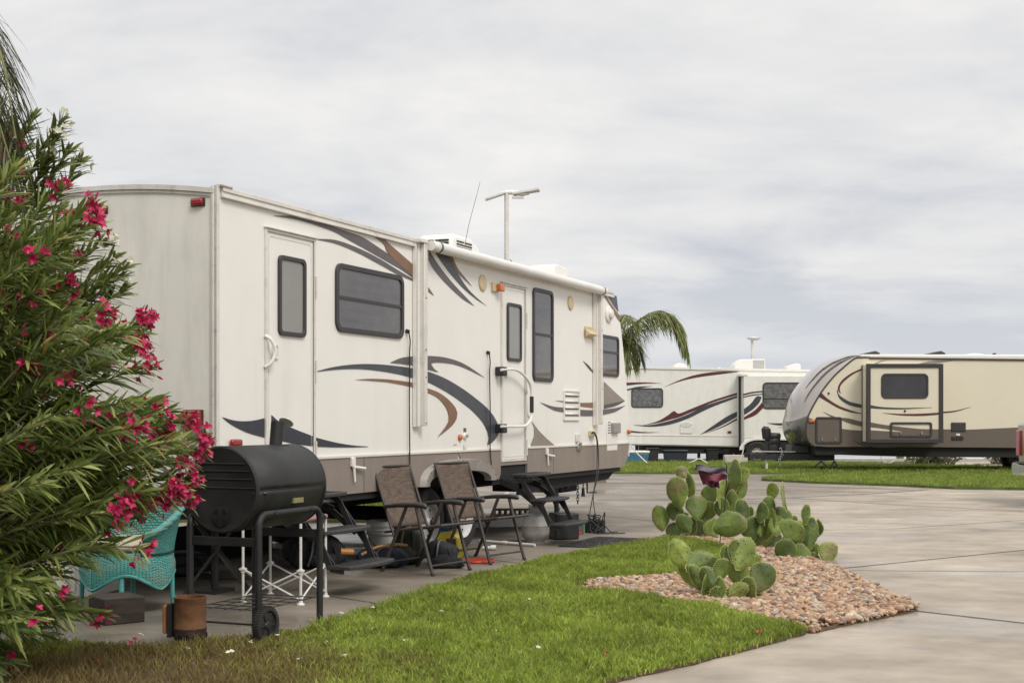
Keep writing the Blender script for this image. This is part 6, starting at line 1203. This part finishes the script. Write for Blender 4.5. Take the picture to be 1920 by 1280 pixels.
for k in range(6):
    a = rng.uniform(0, 6.28); MB().tube(cat([(rng.uniform(-.1, .1), -.1, .02), (-.15 + .05 * k, -.1 + rng.uniform(-.05, .05), rng.uniform(.15, .26)), (rng.uniform(-.16, .12), -.12, rng.uniform(.05, .2)), (rng.uniform(-.1, .2), -.15 - rng.uniform(0, .15), .01), (rng.uniform(.0, .32), -.1 - rng.uniform(0, .25), .01)], 6), .007, 5).build('lead', M_cord, q)
c0 = [(S(1109, 812, .05)[0], S(1109, 812, .05)[1])]
def Tw(u, off, z): return TC + Vector((UX * u + UY * off, UY * u - UX * off, z))
def Tl(p):
    d = Vector(p) - TC; return Vector((d.x * UX + d.y * UY, -d.x * UY + d.y * UX, p[2]))
for dx, e in ((0, (1.02, 15.9, .15)), (.03, (.93, 15.9, .17))):
    u, z = c0[0]; p0 = Vector((u + dx, -.05, z)); p1 = Vector((u + dx + .12, -.08, 1.08)); p2 = Vector((u + dx * 2 + .06, -.10, .70)); e = Tl(e)
    MB().tube(cat([p0, p0 + Vector((.03, -.02, .01)), p1, p2, (p2 + e) / 2 + Vector((.02 + dx * 3, .05, -.02)), e], 6), .0065, 6).build('power_cord', M_cord, T, smooth=60)
# cinder blocks on a white slab
bs = mat('cinder_block', (.24, .18, .14), .9, var=.2, bump=.3); ws = mat('white_board', (.60, .59, .57), .5, var=.08)
c_ = (.03, 16.9)
simple('white_board', 'long white board lying under the trailer behind the propane bottle', 'board', MB().box(-.55, .45, -.15, .15, 0, .13), ws, (c_[0] - .05, c_[1], 0), rz=R(8))
for k, lb in enumerate(('left', 'right')):
    mb = MB(); x0 = -.20 + k * .26
    mb.box(-.12, .12, -.09, .09, .0, .02).box(-.12, .12, -.09, .09, .075, .095)
    for j in range(4): mb.box(-.12 + j * .0733, -.10 + j * .0733, -.088, .088, .02, .075)
    o = simple('cinder_block', 'hollow brown block, the %s one on the white board under the trailer' % lb, 'block', mb, bs, (c_[0] + x0 + .05, c_[1] - .02, .132), rz=R(8), bevel=0)
# door mat
mt_ = thing('door_mat', 'black textured rubber mat on the concrete beside the lawn', 'mat', (1.01, 14.575, 0), R(66)); MB().slab(rrect(-.60, .60, -.30, .30, .02), .004, .016).build('mat_base', mat('mat_rubber', (.022, .021, .022), .75), mt_, bevel=.004)
mb = MB(); q = random.Random(3)
for i in range(900):
    x, y = q.uniform(-.53, .53), q.uniform(-.23, .23); a = q.uniform(0, 3.14); r = q.uniform(.010, .024); mb.beam((x - r * math.cos(a), y - r * math.sin(a), .018), (x + r * math.cos(a), y + r * math.sin(a), .018), .007, .010)
mb.build('pattern', mat('mat_relief', (.05, .048, .05), .5), mt_, smooth=0)['kind'] = 'stuff'; MB().ring(rrect(-.57, .57, -.27, .27, .02), rrect(-.555, .555, -.255, .255, .015), 0, .001)
simple('low_board', 'long low dark board standing on edge under the trailer behind the white bucket', 'board', MB().box(-1.3, 1.2, -.02, .02, 0, .34), M_under, tuple(Tw(2.6, -2.1, 0)), rz=TR)
simple('low_board', 'dark board lying under the rear of the trailer behind the barrel grill', 'board', MB().box(-.9, .9, -.02, .02, 0, .42), M_under, tuple(Tw(.5, -1.9, 0)), rz=TR + R(40))
# items under the rear of the trailer
simple('plank', 'brown wooden plank on the ground under the rear of the trailer', 'plank', MB().box(-.22, .22, -.06, .06, 0, .07), mat('plank_wood', (.14, .10, .065), .85, var=.3, vs=8), (-2.35, 11.3, 0), rz=R(5))
fs = thing('folding_stand', 'dark folding stand with crossed legs behind the barrel grill', 'stand', (-2.35, 10.45, 0), R(10)); M_ds = mat('dark_steel', (.04, .037, .035), .5)
for y in (-.12, .12): MB().beam((-.25, y, 0), (.2, y, .60), .014, .02).build('leg', M_ds, fs); MB().beam((.25, y + .02, 0), (-.2, y + .02, .60), .014, .02).build('leg', M_ds, fs)
MB().box(-.62, .24, -.17, .17, .60, .72).build('tray', M_black, fs, bevel=.01)
# fallen blossoms
i = 0
ps = [(575, 1196, 1), (562, 1193, 1), (432, 1246, 1), (648, 1254, 1), (828, 1166, 1), (263, 1212, 1), (1088, 1200, 1), (912, 1119, 1), (244, 1228, 0), (250, 1222, 0), (178, 1262, 0), (700, 1157, 1), (1424, 1205, 0), (1138, 1250, 0), (1508, 1127, 0), (640, 1170, 1), (130, 1225, 1)]
ps += [(q, r_, 1) for q, r_ in ((470, 1228), (520, 1214), (700, 1200), (760, 1222), (880, 1160), (990, 1142), (560, 1262), (350, 1240), (1010, 1240), (780, 1135), (930, 1205), (610, 1225))]
M_b = {1: mat('fallen_white_petal', (.62, .60, .50), .7), 0: mat('fallen_pink_petal', (.45, .03, .08), .7)}
for px, py, wh in ps:
    g = G(px, py); L = []
    for k in range(4): L.append((0, 0, 0, *rv(1), *(rv(.4) + Vector((0, 0, 1))), rng.uniform(.018, .034), .018, .3))
    L = [(a[0], a[1], a[2], a[3], a[4], abs(a[5]) * .5, *a[6:]) for a in L]; on_lawn = py > 1150 or px > 800
    o = leafmesh('fallen_blossom', L, M_b[wh], None); o.location = (g.x, g.y, .075 if (on_lawn and not px in (575, 562)) else .012); o['group'] = 'fallen oleander blossoms'; tag(o, 'wilted %s oleander blossom fallen on the ground' % ('white' if wh else 'crimson'), 'blossom', 'fallen %s oleander blossoms' % ('white' if wh else 'crimson'))
